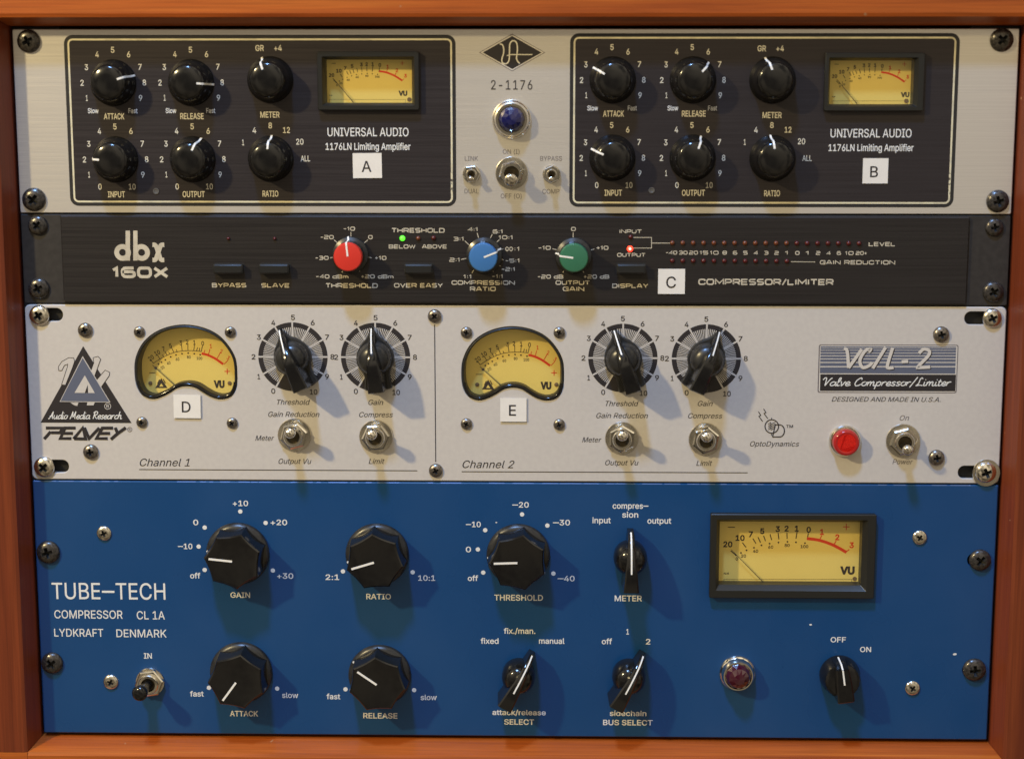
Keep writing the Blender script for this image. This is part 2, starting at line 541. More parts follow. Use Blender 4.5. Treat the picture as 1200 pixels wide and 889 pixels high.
# ---- lettering: outlines of a plain sans serif, in 1/400 em
FONT_SRC = '''
 75
A192 7,0,81,203,110,203,185,0,158,0,115,121,93,191,98,191,85,148,76,121,34,0 44,57,44,79,148,79,148,57
B182 24,0,24,203,96,203,116,202,132,196,144,188,152,177,158,164,159,150,158,138,155,128,149,120,143,114,135,110,126,107,126,105,136,103,145,98,154,91,161,81,166,69,167,54,165,40,160,27,151,16,138,7,120,2,99,0 50,23,98,23,118,25,132,32,140,42,142,55,141,65,137,74,131,81,122,87,112,91,99,92,50,92 50,114,95,114,106,115,115,118,123,124,129,131,133,139,134,149,132,161,125,172,113,178,96,181,50,181
C204 107,-3,82,0,60,10,42,25,28,46,19,72,16,102,19,132,28,157,42,178,60,193,82,203,107,206,122,205,136,202,149,196,161,188,171,179,179,167,185,154,189,139,163,139,160,149,156,158,150,165,143,171,135,176,126,180,117,182,107,182,89,180,73,173,60,161,50,146,44,126,41,102,44,78,50,58,60,42,74,31,89,24,107,21,117,22,126,24,135,27,143,32,150,38,156,46,160,54,163,64,189,64,185,49,179,36,171,25,161,15,149,7,136,2,122,-2
D201 88,0,38,0,38,23,86,23,109,25,127,32,141,44,152,60,158,79,160,102,158,125,152,144,142,160,128,171,110,178,88,181,37,181,37,203,90,203,118,200,141,191,160,177,173,156,182,131,185,102,182,73,173,47,159,27,140,12,116,3 50,203,50,0,24,0,24,203
E167 24,0,24,203,149,203,149,181,50,181,50,114,142,114,142,91,50,91,50,23,150,23,150,0
F164 24,0,24,203,148,203,148,181,50,181,50,111,138,111,138,88,50,88,50,0
G208 107,-3,82,0,60,10,41,25,28,46,19,72,16,102,19,132,28,157,41,178,60,193,81,203,106,206,122,205,136,201,149,196,161,188,171,178,180,167,186,154,190,139,163,139,160,149,155,157,149,165,142,171,135,176,117,182,106,182,89,180,73,173,60,161,50,146,44,126,41,102,44,78,50,58,60,42,74,31,90,24,107,21,124,23,138,28,150,37,158,49,164,64,166,81,174,80,113,80,113,102,191,102,191,80,188,57,180,36,167,20,151,8,130,0
H207 24,0,24,203,50,203,50,116,157,116,157,203,183,203,183,0,157,0,157,93,50,93,50,0
I120 12,0,12,23,47,23,47,181,12,181,12,203,108,203,108,181,73,181,73,23,108,23,108,0
K187 42,58,42,86,49,96,56,104,63,113,70,121,77,130,85,138,145,203,179,203,92,110,91,110 24,0,24,203,50,203,50,0 149,0,75,104,91,124,179,0
L157 24,0,24,203,50,203,50,23,144,23,144,0
M251 24,0,24,203,61,203,120,49,122,41,125,34,129,20,123,20,134,56,137,63,191,203,227,203,227,0,202,0,202,165,203,174,203,183,205,183,182,116,137,0,114,0,68,116,52,163,48,173,45,183,48,183,48,140,49,131,49,0
N209 24,0,24,203,54,203,137,73,166,22,162,21,160,43,160,203,185,203,185,0,155,0,81,116,59,152,43,181,48,181,48,167,49,153,49,141,50,131,50,0
O213 107,-3,82,0,60,10,42,25,28,46,19,72,16,102,19,132,28,157,42,178,60,193,82,203,107,206,132,203,153,193,172,178,186,157,194,132,197,102,194,72,186,46,172,25,153,10,132,0 107,21,124,23,140,30,153,42,163,58,170,78,172,102,170,126,163,146,153,162,140,173,124,180,107,182,89,180,74,173,60,162,50,146,44,126,41,102,44,78,50,58,60,42,74,30,89,23
P178 24,0,24,203,94,203,116,201,133,195,146,185,156,172,162,156,163,139,162,122,156,106,146,93,133,83,116,76,94,74,44,74,44,97,93,97,107,98,119,102,127,109,133,117,137,128,138,139,137,150,133,161,127,169,119,175,107,179,93,181,50,181,50,0
R180 24,0,24,203,94,203,116,201,133,195,147,186,156,173,162,158,164,141,162,124,156,109,147,96,133,87,116,81,94,79,39,79,39,102,93,102,108,103,119,107,128,112,133,120,137,130,138,141,137,152,133,162,128,170,119,176,108,180,93,181,50,181,50,0 141,0,92,92,121,92,171,0
S179 89,-4,69,-2,51,4,36,12,26,24,18,38,15,55,42,55,44,44,49,35,57,28,67,23,78,21,89,20,103,21,114,24,124,29,132,37,137,46,138,56,137,65,133,72,118,82,109,86,73,96,51,104,34,116,24,130,21,149,23,165,30,179,41,191,55,199,72,204,91,206,110,204,126,199,140,191,151,179,158,166,160,151,135,151,131,165,121,175,107,181,90,183,78,182,67,179,58,174,51,167,47,159,46,150,48,141,52,133,59,128,68,123,85,117,106,112,134,101,143,95,151,88,158,79,162,68,163,55,161,40,155,25,144,13,129,4,111,-2
T179 13,181,13,203,167,203,167,181,103,181,103,0,77,0,77,181
U207 104,-3,81,-1,62,6,46,17,34,32,26,49,24,69,24,203,50,203,50,71,51,57,56,45,64,35,75,27,88,22,104,21,119,22,132,27,143,35,151,45,155,57,157,71,157,203,183,203,183,69,180,49,173,32,161,17,145,6,126,-1
V192 82,0,7,203,34,203,77,82,92,36,99,12,94,12,101,36,112,71,116,82,158,203,185,203,111,0
X190 7,0,87,114,87,95,12,203,42,203,71,160,77,152,97,117,93,117,97,125,119,160,149,203,178,203,104,96,104,115,182,0,153,0,117,52,92,92,98,92,73,52,37,0
Y189 81,0,81,83,7,203,36,203,77,138,89,117,100,92,89,92,100,117,112,138,152,203,182,203,107,83,107,0
0181 91,-3,70,0,52,10,38,25,28,45,21,71,19,102,21,132,28,158,38,179,52,194,70,203,91,206,112,203,129,194,143,179,154,158,160,132,162,102,160,71,154,45,143,25,129,10,112,0 91,20,104,22,116,29,125,41,132,57,136,78,138,102,136,126,132,146,125,162,116,174,104,181,91,184,77,181,65,174,56,162,49,146,45,126,44,102,45,78,49,57,56,41,65,29,77,22
1181 31,0,31,22,156,22,156,0 110,203,110,0,85,0,85,179,84,179,34,143,34,171,79,203
2181 26,0,26,19,94,91,104,103,113,113,120,122,127,139,128,149,127,159,123,167,117,174,109,180,100,183,89,184,78,183,69,179,61,173,56,165,52,156,51,145,26,145,28,162,34,177,44,189,57,198,73,204,90,206,107,204,122,199,135,190,144,178,150,164,152,149,151,138,148,127,143,116,134,103,107,72,61,24,61,23,156,23,156,0
3181 87,-3,69,-1,53,4,39,12,28,23,21,37,17,53,44,53,46,43,51,35,57,28,66,24,76,21,87,20,99,21,110,24,119,30,126,37,130,47,132,58,130,69,126,78,120,87,110,93,97,98,80,99,63,99,63,120,115,179,115,181,28,181,28,203,149,203,149,184,85,111,85,116,105,115,123,110,138,101,148,89,155,74,157,58,155,41,148,26,137,14,123,5,107,-1
4181 16,42,16,63,99,203,124,203,43,66,43,65,165,65,165,42 113,0,113,127,137,127,137,0
5181 88,-3,71,-1,56,4,43,13,33,24,27,37,24,52,49,52,51,43,55,36,61,29,69,24,78,21,88,20,100,21,110,26,119,33,126,42,130,53,131,65,130,77,125,88,119,98,110,105,99,109,87,111,77,110,67,107,58,103,51,98,27,101,38,203,147,203,147,181,60,181,54,121,62,126,71,130,81,133,92,133,105,132,118,128,129,122,138,114,146,104,152,92,155,79,156,65,154,47,148,30,137,17,123,6,107,-1
6181 91,-3,73,-1,57,6,44,16,34,30,28,46,25,65,27,80,32,96,41,114,55,136,101,203,129,203,60,104,58,104,66,115,78,123,86,125,94,126,111,124,126,118,139,108,148,96,154,81,156,63,153,45,147,29,137,16,124,6,108,-1 91,19,102,21,111,25,120,32,126,41,130,51,131,63,130,75,126,85,120,94,111,101,102,105,91,106,79,105,70,101,61,94,55,86,51,75,50,63,51,51,55,41,61,32,70,25,79,21
7181 39,0,129,179,129,181,25,181,25,203,156,203,156,179,66,0
8181 91,-3,71,-1,54,5,40,13,30,25,23,38,21,54,22,67,26,78,32,88,40,96,50,102,61,106,61,107,48,113,37,123,30,137,28,152,30,167,36,180,46,191,58,199,73,204,91,206,107,204,122,199,135,191,145,180,151,167,153,152,150,137,144,123,133,113,120,107,120,106,131,102,140,96,149,88,155,78,159,67,160,54,158,38,151,25,141,13,127,5,110,-1 91,20,103,21,114,24,123,29,129,37,133,45,135,55,133,66,129,75,122,83,113,89,102,93,91,94,78,93,68,89,59,83,52,75,48,66,46,55,48,45,52,37,58,29,67,24,78,21 91,116,101,117,110,120,117,125,123,132,126,141,128,150,127,160,123,168,117,175,110,180,101,183,91,184,80,183,71,180,63,175,58,168,54,160,53,150,54,141,58,132,64,125,71,120,80,117
9181 90,206,108,204,124,198,137,187,147,174,153,157,156,139,154,124,149,108,140,90,126,67,80,0,52,0,121,99,123,99,120,93,115,88,103,81,95,79,87,78,70,80,55,86,42,95,33,108,27,123,25,141,28,159,34,175,44,188,57,198,73,204 90,184,79,183,70,178,61,172,55,163,51,152,50,141,51,129,55,118,61,109,70,103,79,99,90,97,102,99,111,103,120,109,126,118,130,128,131,140,130,152,126,163,120,172,112,178,102,183
+181 79,14,79,145,102,145,102,14 25,69,25,90,156,90,156,69
-181 135,98,135,75,46,75,46,98
.75 38,-2,31,0,25,4,21,9,20,16,21,23,25,29,31,33,38,35,45,33,51,29,55,23,56,16,55,9,51,4,45,0
/100 94,213,28,-31,6,-31,71,213
(109 36,83,37,106,40,129,46,153,53,176,61,198,71,216,94,216,85,194,76,171,70,148,65,125,62,103,60,83,61,64,64,46,69,27,75,6,94,-38,71,-38,55,-9,45,22,38,52
)109 15,-38,26,-15,41,27,45,47,48,65,49,83,48,103,45,125,40,148,33,171,25,194,15,216,39,216,48,198,57,176,64,153,69,129,72,105,74,83,71,52,65,21,54,-9,39,-38
:75 38,-2,31,0,25,4,21,9,20,16,21,23,25,29,31,33,38,35,45,33,51,29,55,23,56,16,55,9,51,4,45,0 38,108,31,110,25,114,21,119,20,126,21,134,25,139,31,143,38,145,45,143,51,139,55,134,56,126,55,119,51,114,45,110
a156 64,-3,50,-2,38,2,27,9,19,18,14,29,12,43,13,55,17,64,23,72,31,77,40,81,50,84,101,92,106,94,109,97,109,111,107,119,96,129,88,131,78,132,68,131,60,129,53,125,47,120,40,110,16,116,23,129,31,138,42,145,53,150,65,153,78,154,96,152,105,149,114,144,122,137,129,128,133,116,135,101,135,0,111,0,111,21,109,21,106,15,101,10,86,0,76,-2 68,18,81,19,91,23,99,30,105,37,109,46,110,55,110,76,99,71,62,66,47,60,41,56,38,50,37,42,38,35,41,29,46,24,52,21,60,19
b170 92,-3,79,-2,69,2,61,7,55,12,47,23,45,23,45,0,21,0,21,203,45,203,45,128,47,128,61,144,69,149,79,153,92,154,110,151,125,144,138,133,148,117,154,98,156,76,154,53,148,34,138,18,125,6,110,-1 88,19,101,21,112,26,120,35,126,47,130,60,131,76,130,91,126,104,120,116,112,125,101,130,88,132,75,130,64,125,56,116,50,105,46,92,45,76,46,60,50,46,56,35,65,26,75,21
c158 83,-3,64,-1,47,7,33,18,22,34,16,53,14,75,16,97,22,116,33,132,47,144,64,151,83,154,94,153,104,151,113,147,122,142,130,136,136,129,141,120,145,111,121,105,116,116,103,128,97,130,83,132,69,130,58,124,49,115,43,103,40,90,39,75,40,60,43,47,49,35,58,26,69,21,83,19,90,19,103,23,108,26,117,35,122,47,145,41,142,31,136,22,130,15,114,3,94,-3
d170 78,-3,60,-1,45,6,32,18,22,34,16,53,14,76,16,98,22,117,32,133,45,144,60,151,78,154,91,153,101,149,109,144,122,128,124,128,124,203,149,203,149,0,125,0,125,23,123,23,115,12,109,7,101,2,91,-2 82,19,95,21,105,26,114,35,120,46,123,60,125,76,123,92,120,105,114,116,105,125,95,130,82,132,69,130,58,125,49,116,43,104,40,91,39,76,40,60,43,47,50,35,58,26,69,21
e162 85,-3,64,-1,47,7,33,18,22,34,16,53,14,75,16,97,22,116,32,132,46,144,63,151,82,154,94,153,106,150,118,144,128,136,136,126,143,113,147,97,148,78,148,68,30,68,30,88,135,88,124,81,123,95,119,107,113,118,105,126,95,130,82,132,69,130,59,125,50,118,44,108,40,97,38,84,38,71,40,55,44,42,51,32,60,25,72,20,85,18,94,19,101,21,108,24,114,29,119,35,122,42,146,36,141,25,134,16,125,8,113,2,100,-2
f101 91,152,91,131,3,131,3,152 32,0,32,173,34,185,38,194,45,202,54,208,64,211,75,212,83,212,94,210,97,208,91,187,78,190,68,188,62,184,58,177,57,167,57,0
g170 83,-60,67,-59,54,-56,42,-51,33,-44,26,-36,20,-28,41,-16,44,-21,54,-31,62,-35,71,-38,83,-39,100,-37,113,-30,122,-19,125,-2,125,27,122,27,109,11,101,6,91,3,78,2,61,4,45,11,32,21,22,36,16,54,14,76,16,98,22,117,32,133,45,144,61,151,78,154,91,153,101,149,109,144,120,133,123,128,125,128,125,152,149,152,149,-4,147,-22,140,-36,130,-47,116,-54,100,-59 82,24,95,25,105,30,114,38,120,48,124,62,125,77,124,92,120,106,114,117,106,125,95,130,82,132,69,130,58,125,50,116,43,105,40,92,39,77,40,62,43,49,50,38,58,30,69,25
h164 45,91,45,0,21,0,21,203,45,203,45,115,41,115,49,133,61,145,75,152,91,154,105,152,118,147,128,139,136,128,141,114,143,96,143,0,118,0,118,94,116,110,109,122,98,129,84,132,74,130,64,127,57,121,51,113,47,103
i67 21,0,21,152,45,152,45,0 33,177,27,178,22,182,18,187,17,193,18,200,22,205,27,208,33,209,40,208,46,205,49,200,51,193,49,187,46,182,40,178
k152 44,55,44,85,48,85,114,152,144,152,74,80,71,80 21,0,21,203,45,203,45,0 118,0,59,74,76,91,149,0
l76 56,-1,40,1,30,8,23,19,21,34,21,203,45,203,45,39,46,31,48,25,52,22,68,22,72,1
m244 21,0,21,152,45,152,45,118,43,118,47,129,53,138,60,145,69,150,78,153,88,154,103,152,115,144,124,133,128,118,125,118,129,128,135,137,143,145,152,150,163,153,175,154,187,153,199,149,209,142,216,131,221,118,223,102,223,0,198,0,198,101,196,116,189,125,179,130,167,132,158,131,150,128,143,123,138,116,135,108,134,99,134,0,110,0,110,104,108,115,101,124,92,130,80,132,71,131,63,128,56,123,50,116,47,106,45,95,45,0
n164 45,91,45,0,21,0,21,152,45,152,45,115,41,115,49,133,61,145,75,152,91,154,105,152,118,147,128,139,136,128,141,114,143,96,143,0,118,0,118,94,116,110,109,122,98,129,84,132,74,130,64,127,57,121,51,113,47,103
o166 83,-3,64,-1,47,7,33,18,22,34,16,53,14,75,16,97,22,116,33,132,47,144,64,151,83,154,102,151,119,144,133,132,144,116,150,97,152,75,150,53,144,34,133,18,119,7,102,-1 83,19,97,21,108,26,117,35,123,47,126,60,128,75,126,90,123,103,117,115,108,124,97,130,83,132,69,130,58,124,49,115,43,103,40,90,39,75,40,60,43,47,49,35,58,26,69,21
p170 21,-57,21,152,45,152,45,128,47,128,61,144,69,149,79,153,92,154,110,151,125,144,138,133,148,117,154,98,156,76,154,53,148,34,138,18,125,6,110,-1,92,-3,79,-2,69,2,61,7,55,12,47,23,45,23,45,-57 88,19,101,21,112,26,120,35,126,47,130,60,131,76,130,91,126,104,120,116,112,125,101,130,88,132,75,130,64,125,56,116,50,105,46,92,45,76,46,60,50,46,56,35,65,26,75,21
r104 21,0,21,152,45,152,45,128,46,128,52,139,61,147,72,152,97,153,97,129,73,129,64,126,56,121,50,113,47,105,45,95,45,0
s146 73,-3,58,-2,45,1,34,7,25,15,18,25,14,38,38,43,42,32,50,24,60,20,73,18,87,20,98,25,105,32,107,41,106,48,102,54,95,59,85,62,60,68,42,74,29,83,21,95,19,110,21,122,26,133,35,141,46,148,60,152,75,154,89,153,102,149,112,143,120,136,126,126,130,116,107,111,103,119,97,126,88,131,75,133,62,131,52,127,46,120,43,111,45,103,50,97,57,93,69,89,92,84,110,77,122,69,130,57,132,43,131,30,125,19,116,10,104,3,89,-2
t91 82,152,82,131,3,131,3,152 26,188,50,188,50,39,51,30,54,25,60,21,81,21,85,1,67,-2,50,1,37,9,29,21,26,37
u164 73,-2,59,0,46,4,36,12,28,23,23,38,21,56,21,152,45,152,45,58,48,42,55,30,66,23,80,20,90,21,100,25,107,31,113,39,117,49,118,61,118,152,143,152,143,0,119,0,119,37,123,37,114,19,103,7,89,0
v156 65,0,7,152,34,152,71,48,75,35,78,21,82,8,74,8,77,21,85,48,122,152,149,152,91,0
w227 55,0,9,152,35,152,53,85,62,55,66,37,70,17,66,17,74,54,82,85,101,152,127,152,145,85,149,71,161,17,157,17,165,54,173,85,192,152,218,152,172,0,147,0,128,69,113,124,111,135,116,135,113,124,111,112,99,69,79,0
x151 8,0,69,87,68,68,11,152,40,152,83,82,70,82,93,122,113,152,141,152,83,67,83,86,143,0,115,0,92,34,86,45,80,54,75,64,69,73,82,73,76,64,66,45,37,0
y156 19,-55,25,-34,35,-36,42,-36,47,-34,52,-30,56,-23,60,-14,65,-1,7,152,34,152,71,48,75,35,78,21,82,8,73,8,85,48,122,152,149,152,82,-23,77,-34,71,-43,64,-50,56,-54,47,-57
'''
GLYPH = {}
for ln in FONT_SRC.strip('\n').split('\n'):
    ch, rest = ln[0], ln[1:].split(' ')
    GLYPH[ch] = (int(rest[0]), [[(int(c.split(',')[i]), int(c.split(',')[i + 1])) for i in range(0, len(c.split(',')), 2)] for c in rest[1:] if c])
GLYPH['_'] = (200, [[(10, 82), (190, 82), (190, 106), (10, 106)]])
font_cache = {}
def sarea(L):
    return sum(L[i - 1][0] * L[i][1] - L[i][0] * L[i - 1][1] for i in range(len(L))) / 2
def glyph_fill(ch, bold):
    key = (ch, bold)
    if key not in font_cache:
        v, f = [], []
        cs = []
        for L in GLYPH[ch][1]:
            q = []
            for p in L:
                if not q or abs(p[0] - q[-1][0]) + abs(p[1] - q[-1][1]) > 2:
                    q.append(p)
            cs.append([(x / 400, y / 400) for x, y in q])
        if cs:
            sg = 1 if sarea(max(cs, key=lambda c: abs(sarea(c)))) > 0 else -1
            cs = [inset(c if sg > 0 else c[::-1], -bold) for c in cs]
            pv_, pe_ = [], []
            for c in cs:
                k = len(pv_)
                pv_ += [Vector(p) for p in c]
                pe_ += [(k + i, k + (i + 1) % len(c)) for i in range(len(c))]
            ov, oe, of, _a, _b, _c = delaunay_2d_cdt(pv_, pe_, [], 0, 1e-6)
            v = [(p.x, p.y, 0.0) for p in ov]
            for t in of:
                x = sum(ov[i].x for i in t) / len(t)
                y = sum(ov[i].y for i in t) / len(t)
                wn_ = 0
                for c in cs:
                    for i in range(len(c)):
                        (xa, ya), (xb, yb) = c[i - 1], c[i]
                        if (ya > y) != (yb > y) and x < (xb - xa) * (y - ya) / (yb - ya) + xa:
                            wn_ += 1 if yb > ya else -1
                if wn_:
                    f.append(tuple(t) if sarea([ov[i] for i in t]) > 0 else tuple(t)[::-1])
        font_cache[key] = (v, f)
    return font_cache[key]
def glyphs(s, bold=0.0, shear=0.0, spacing=1.0):
    v, f, x = [], [], 0
    for ch in s:
        gv, gf = glyph_fill(ch, bold)
        k = len(v)
        v += [(p[0] + x / 400 + shear * p[1], p[1], p[2]) for p in gv]
        f += [tuple(i + k for i in q) for q in gf]
        x += GLYPH[ch][0] * spacing
    return v, f
hv = glyphs('H')[0]
CAPH = max(p[1] for p in hv) - min(p[1] for p in hv)
def text(s, px, py, wpx, hpx, m='ink_white', bold=0.012, shear=0.0, spacing=1.0, w=0.1, anchor='c'):
    """letters centred on a pixel of the photograph, wpx wide, capitals hpx high"""
    v, f = glyphs(s, bold, shear, spacing)
    u0, v0 = W(px, py)
    k = S(px, py)
    xs = [p[0] for p in v]
    x0, x1 = min(xs), max(xs)
    sx = (wpx * k / (x1 - x0)) if wpx else hpx * k / CAPH
    sy = hpx * k * 1.01 / CAPH
    out = [((p[0] - (x0 + x1) / 2) * sx + u0, (p[1] - CAPH / 2) * sy + v0, w + p[2]) for p in v]
    return (out, f), M[m]
def dot(px, py, rpx, m='ink_white', w=0.1, n=14):
    u, v = W(px, py)
    k = S(px, py)
    return flat(circle(rpx * k, n, u, v), w), M[m]
def line(pts, wpx, m, w=0.1, closed=False):
    k = S(*pts[0])
    return stroke([W(*p) for p in pts], wpx * k, w, closed), M[m]
def poly(pts, m, w=0.1):
    return flat([W(*p) for p in pts], w), M[m]

SCRIPT = {
 'a': (.92, [[(.75, .85), (.4, 1), (.1, .6), (.1, .2), (.35, 0), (.7, .3), (.8, 1)], [(.8, 1), (.76, .3), (.88, 0), (1.0, .15)]]),
 'c': (.74, [[(.7, .8), (.45, 1), (.12, .6), (.15, .15), (.4, 0), (.8, .25)]]),
 'd': (.92, [[(.72, .85), (.4, 1), (.1, .6), (.1, .2), (.35, 0), (.7, .3)], [(.85, 2), (.76, .3), (.88, 0), (1.0, .15)]]),
 'e': (.72, [[(.1, .42), (.5, .5), (.62, .8), (.4, 1), (.1, .65), (.12, .15), (.4, 0), (.8, .25)]]),
 'h': (.92, [[(.08, 0), (.22, 2)], [(.12, .5), (.4, 1), (.62, .85), (.62, .15), (.78, 0), (.98, .2)]]),
 'i': (.42, [[(.15, 1), (.12, .2), (.25, 0), (.45, .15)], [(.16, 1.45), (.2, 1.6)]]),
 'l': (.48, [[(.02, .25), (.4, 1.5), (.38, 2), (.18, 1.7), (.15, .2), (.3, 0), (.5, .15)]]),
 'm': (1.2, [[(.08, 0), (.12, 1)], [(.12, .5), (.35, 1), (.5, .85), (.5, 0)], [(.52, .5), (.75, 1), (.92, .85), (.92, .15), (1.05, 0), (1.25, .15)]]),
 'o': (.8, [[(.4, 1), (.1, .7), (.12, .2), (.4, 0), (.68, .3), (.66, .8), (.4, 1), (.6, .9), (.85, .85)]]),
 'p': (.85, [[(.16, 1), (.05, -.8)], [(.12, .6), (.4, 1), (.7, .8), (.65, .2), (.4, 0), (.14, .15)]]),
 'r': (.62, [[(.05, 0), (.12, 1)], [(.12, .6), (.35, .95), (.6, .95)]]),
 's': (.66, [[(.6, .85), (.4, 1), (.15, .85), (.2, .6), (.5, .4), (.5, .1), (.25, 0), (.05, .12)]]),
 't': (.52, [[(.25, 1.6), (.15, .2), (.3, 0), (.5, .15)], [(.0, 1.05), (.5, 1.05)]]),
 'u': (.92, [[(.1, 1), (.08, .3), (.3, 0), (.6, .3), (.7, 1)], [(.7, 1), (.68, .2), (.8, 0), (.95, .15)]]),
 'v': (.75, [[(.05, .9), (.15, 1), (.3, 0), (.65, .9), (.8, .95)]]),
 'A': (1.1, [[(.0, .1), (.3, .2), (.75, 2)], [(.75, 2), (.82, .5), (.95, 0)], [(.2, .7), (.9, .75)]]),
 'M': (1.35, [[(.0, 0), (.15, .3), (.32, 2)], [(.32, 2), (.6, .5), (.95, 2)], [(.95, 2), (1.02, .4), (1.2, 0)]]),
 'R': (1.1, [[(.2, 0), (.3, 1.9)], [(.0, 1.6), (.4, 2), (.85, 1.8), (.8, 1.2), (.35, 1)], [(.35, 1), (.7, .35), (1.0, .0)]]),
 'V': (1.05, [[(-.1, 1.5), (.1, 2), (.35, 1.8), (.42, 0)], [(.42, 0), (.9, 1.6), (1.15, 2)]]),
 'C': (1.0, [[(.9, 1.5), (.75, 2), (.3, 1.5), (.1, .6), (.3, 0), (.7, .1), (.95, .4)]]),
 'L': (1.0, [[(.75, 1.7), (.6, 2), (.4, 1.6), (.35, .6), (.1, .0), (.5, .15), (1.0, .05)]]),
 '/': (.75, [[(0, -.4), (.7, 2.2)]]),
 ' ': (.55, []),
}
SQ = {
 'A': (1.15, [[(0, 0), (.38, 1, 0), (.62, 1, 0), (1, 0)], [(.18, .3), (.82, .3)]]), 'B': (1.05, [[(0, .52), (0, 1, 0), (.95, 1), (.95, .52), (0, .52, 0)], [(0, .52), (1, .52), (1, 0), (0, 0, 0), (0, .52)]]),
 'C': (1, [[(1, .68), (1, 1), (0, 1), (0, 0), (1, 0), (1, .32)]]), 'D': (1.05, [[(0, .5), (0, 1, 0), (1, 1), (1, 0), (0, 0, 0), (0, .5)]]),
 'E': (.95, [[(1, 1), (0, 1, 0), (0, 0, 0), (1, 0)], [(0, .5), (.92, .5)]]), 'G': (1.05, [[(1, .7), (1, 1), (0, 1), (0, 0), (1, 0, 0), (1, .46, 0), (.55, .46)]]),
 'H': (1.05, [[(0, 0), (0, 1)], [(1, 0), (1, 1)], [(0, .5), (1, .5)]]), 'I': (.12, [[(.5, 0), (.5, 1)]]), 'K': (1, [[(0, 0), (0, 1)], [(1, 1), (.2, .5, 0), (1, 0)]]),
 'L': (.9, [[(0, 1), (0, 0, 0), (1, 0)]]), 'M': (1.3, [[(0, 0), (0, 1, 0), (.5, .25, 0), (1, 1, 0), (1, 0)]]), 'N': (1.1, [[(0, 0), (0, 1, 0), (1, 0, 0), (1, 1)]]),
 'O': (1.1, [[(.5, 1), (0, 1), (0, 0), (1, 0), (1, 1), (.5, 1)]]), 'P': (1, [[(0, 0), (0, 1, 0), (1, 1), (1, .4), (0, .4)]]), 'R': (1.05, [[(0, 0), (0, 1, 0), (1, 1), (1, .42), (0, .42)], [(.6, .42), (1, 0)]]),
 'S': (1, [[(.98, 1), (0, 1), (0, .5), (1, .5), (1, 0), (.02, 0)]]), 'T': (1, [[(.5, 0), (.5, 1)], [(0, 1), (1, 1)]]), 'U': (1.05, [[(0, 1), (0, 0), (1, 0), (1, 1)]]),
 'V': (1.05, [[(0, 1), (.5, 0, 0), (1, 1)]]), 'W': (1.5, [[(0, 1), (.25, 0, 0), (.5, .9, 0), (.75, 0, 0), (1, 1)]]), 'X': (1.05, [[(0, 0), (1, 1)], [(0, 1), (1, 0)]]), 'Y': (1.05, [[(0, 1), (.5, .45, 0), (1, 1)], [(.5, .45), (.5, 0)]]),
 '0': (1, [[(.5, 1), (0, 1), (0, 0), (1, 0), (1, 1), (.5, 1)]]), '1': (.42, [[(0, .76), (.7, 1, 0), (.7, 0)]]), '2': (1, [[(.02, 1), (1, 1), (1, .5), (0, .5), (0, 0, 0), (1, 0)]]),
 '3': (1, [[(.02, 1), (1, 1), (1, 0), (.02, 0)], [(.25, .5), (1, .5)]]), '4': (1, [[(.8, 0), (.8, 1, 0), (0, .3, 0), (1.05, .3)]]), '5': (1, [[(1, 1), (0, 1, 0), (0, .58, 0), (1, .58), (1, 0), (.02, 0)]]),
 '6': (1, [[(.95, 1), (0, 1), (0, 0), (1, 0), (1, .57), (0, .57)]]), '8': (1, [[(.5, 1), (0, 1), (0, 0), (1, 0), (1, 1), (.5, 1)], [(0, .5), (1, .5)]]), ':': (.1, [[(.5, .1), (.5, .28)], [(.5, .62), (.5, .8)]]),
 '-': (.6, [[(0, .48), (1, .48)]]), '+': (.7, [[(0, .48), (1, .48)], [(.5, .1), (.5, .86)]]), '/': (.6, [[(0, -.1), (1, 1.1)]]), ' ': (.3, []),
 'd': (.95, [[(1, 1), (1, 0, 0), (0, 0), (0, .64), (1, .64)]]), 'm': (1.2, [[(0, 0), (0, .64, 0), (1, .64), (1, 0)], [(.5, .64), (.5, 0)]]),
}
def rounded(pts, r, sx, sy):
    P_ = [Vector((p[0] * sx, p[1] * sy)) for p in pts]
    o = [tuple(P_[0])]
    for i in range(1, len(P_) - 1):
        if len(pts[i]) > 2:
            o.append(tuple(P_[i]))
            continue
        a_, b2 = P_[i - 1] - P_[i], P_[i + 1] - P_[i]
        ra, rb = min(r, a_.length * .48), min(r, b2.length * .48)
        p, q_ = P_[i] + a_.normalized() * ra, P_[i] + b2.normalized() * rb
        for t in (0, .3, .7, 1):
            o.append(tuple(p * (1 - t) ** 2 + 2 * P_[i] * t * (1 - t) + q_ * t * t))
    o.append(tuple(P_[-1]))
    return o
def square(s, px, py, wpx, hpx, m, wt, w):
    """extended square capitals; wt = stroke as a share of the height"""
    u0, v0 = W(px, py)
    k = S(px, py)
    gap = .34
    tot = sum(SQ[c][0] for c in s) + gap * (len(s) - 1) + wt * .8
    X, Y = wpx * k / tot, hpx * k
    th = Y * wt
    x = -wpx * k / 2 + th / 2
    b_ = B()
    for c in s:
        a_, st = SQ[c]
        for q_ in st:
            pts = rounded(q_, Y * .32, a_ * X, Y - th)
            b_.add(*stroke([(u0 + x + p[0], v0 - Y / 2 + th / 2 + p[1]) for p in pts], th, w), None)
        x += (a_ + gap) * X
    return (b_.v, b_.f), M[m]
def script(s, px0, px1, pybase, xh, wpx, m, w=0.1, shear=0.32):
    adv = sum(SCRIPT[c][0] for c in s)
    xk = (px1 - px0) / adv
    out, x = [], 0.0
    for c in s:
        a, st = SCRIPT[c]
        for q in st:
            pts = [(px0 + (x + p[0]) * xk + p[1] * shear * xh, pybase - p[1] * xh) for p in spline(q, 4)]
            out.append(line(pts, wpx, m, w))
        x += a
    return out

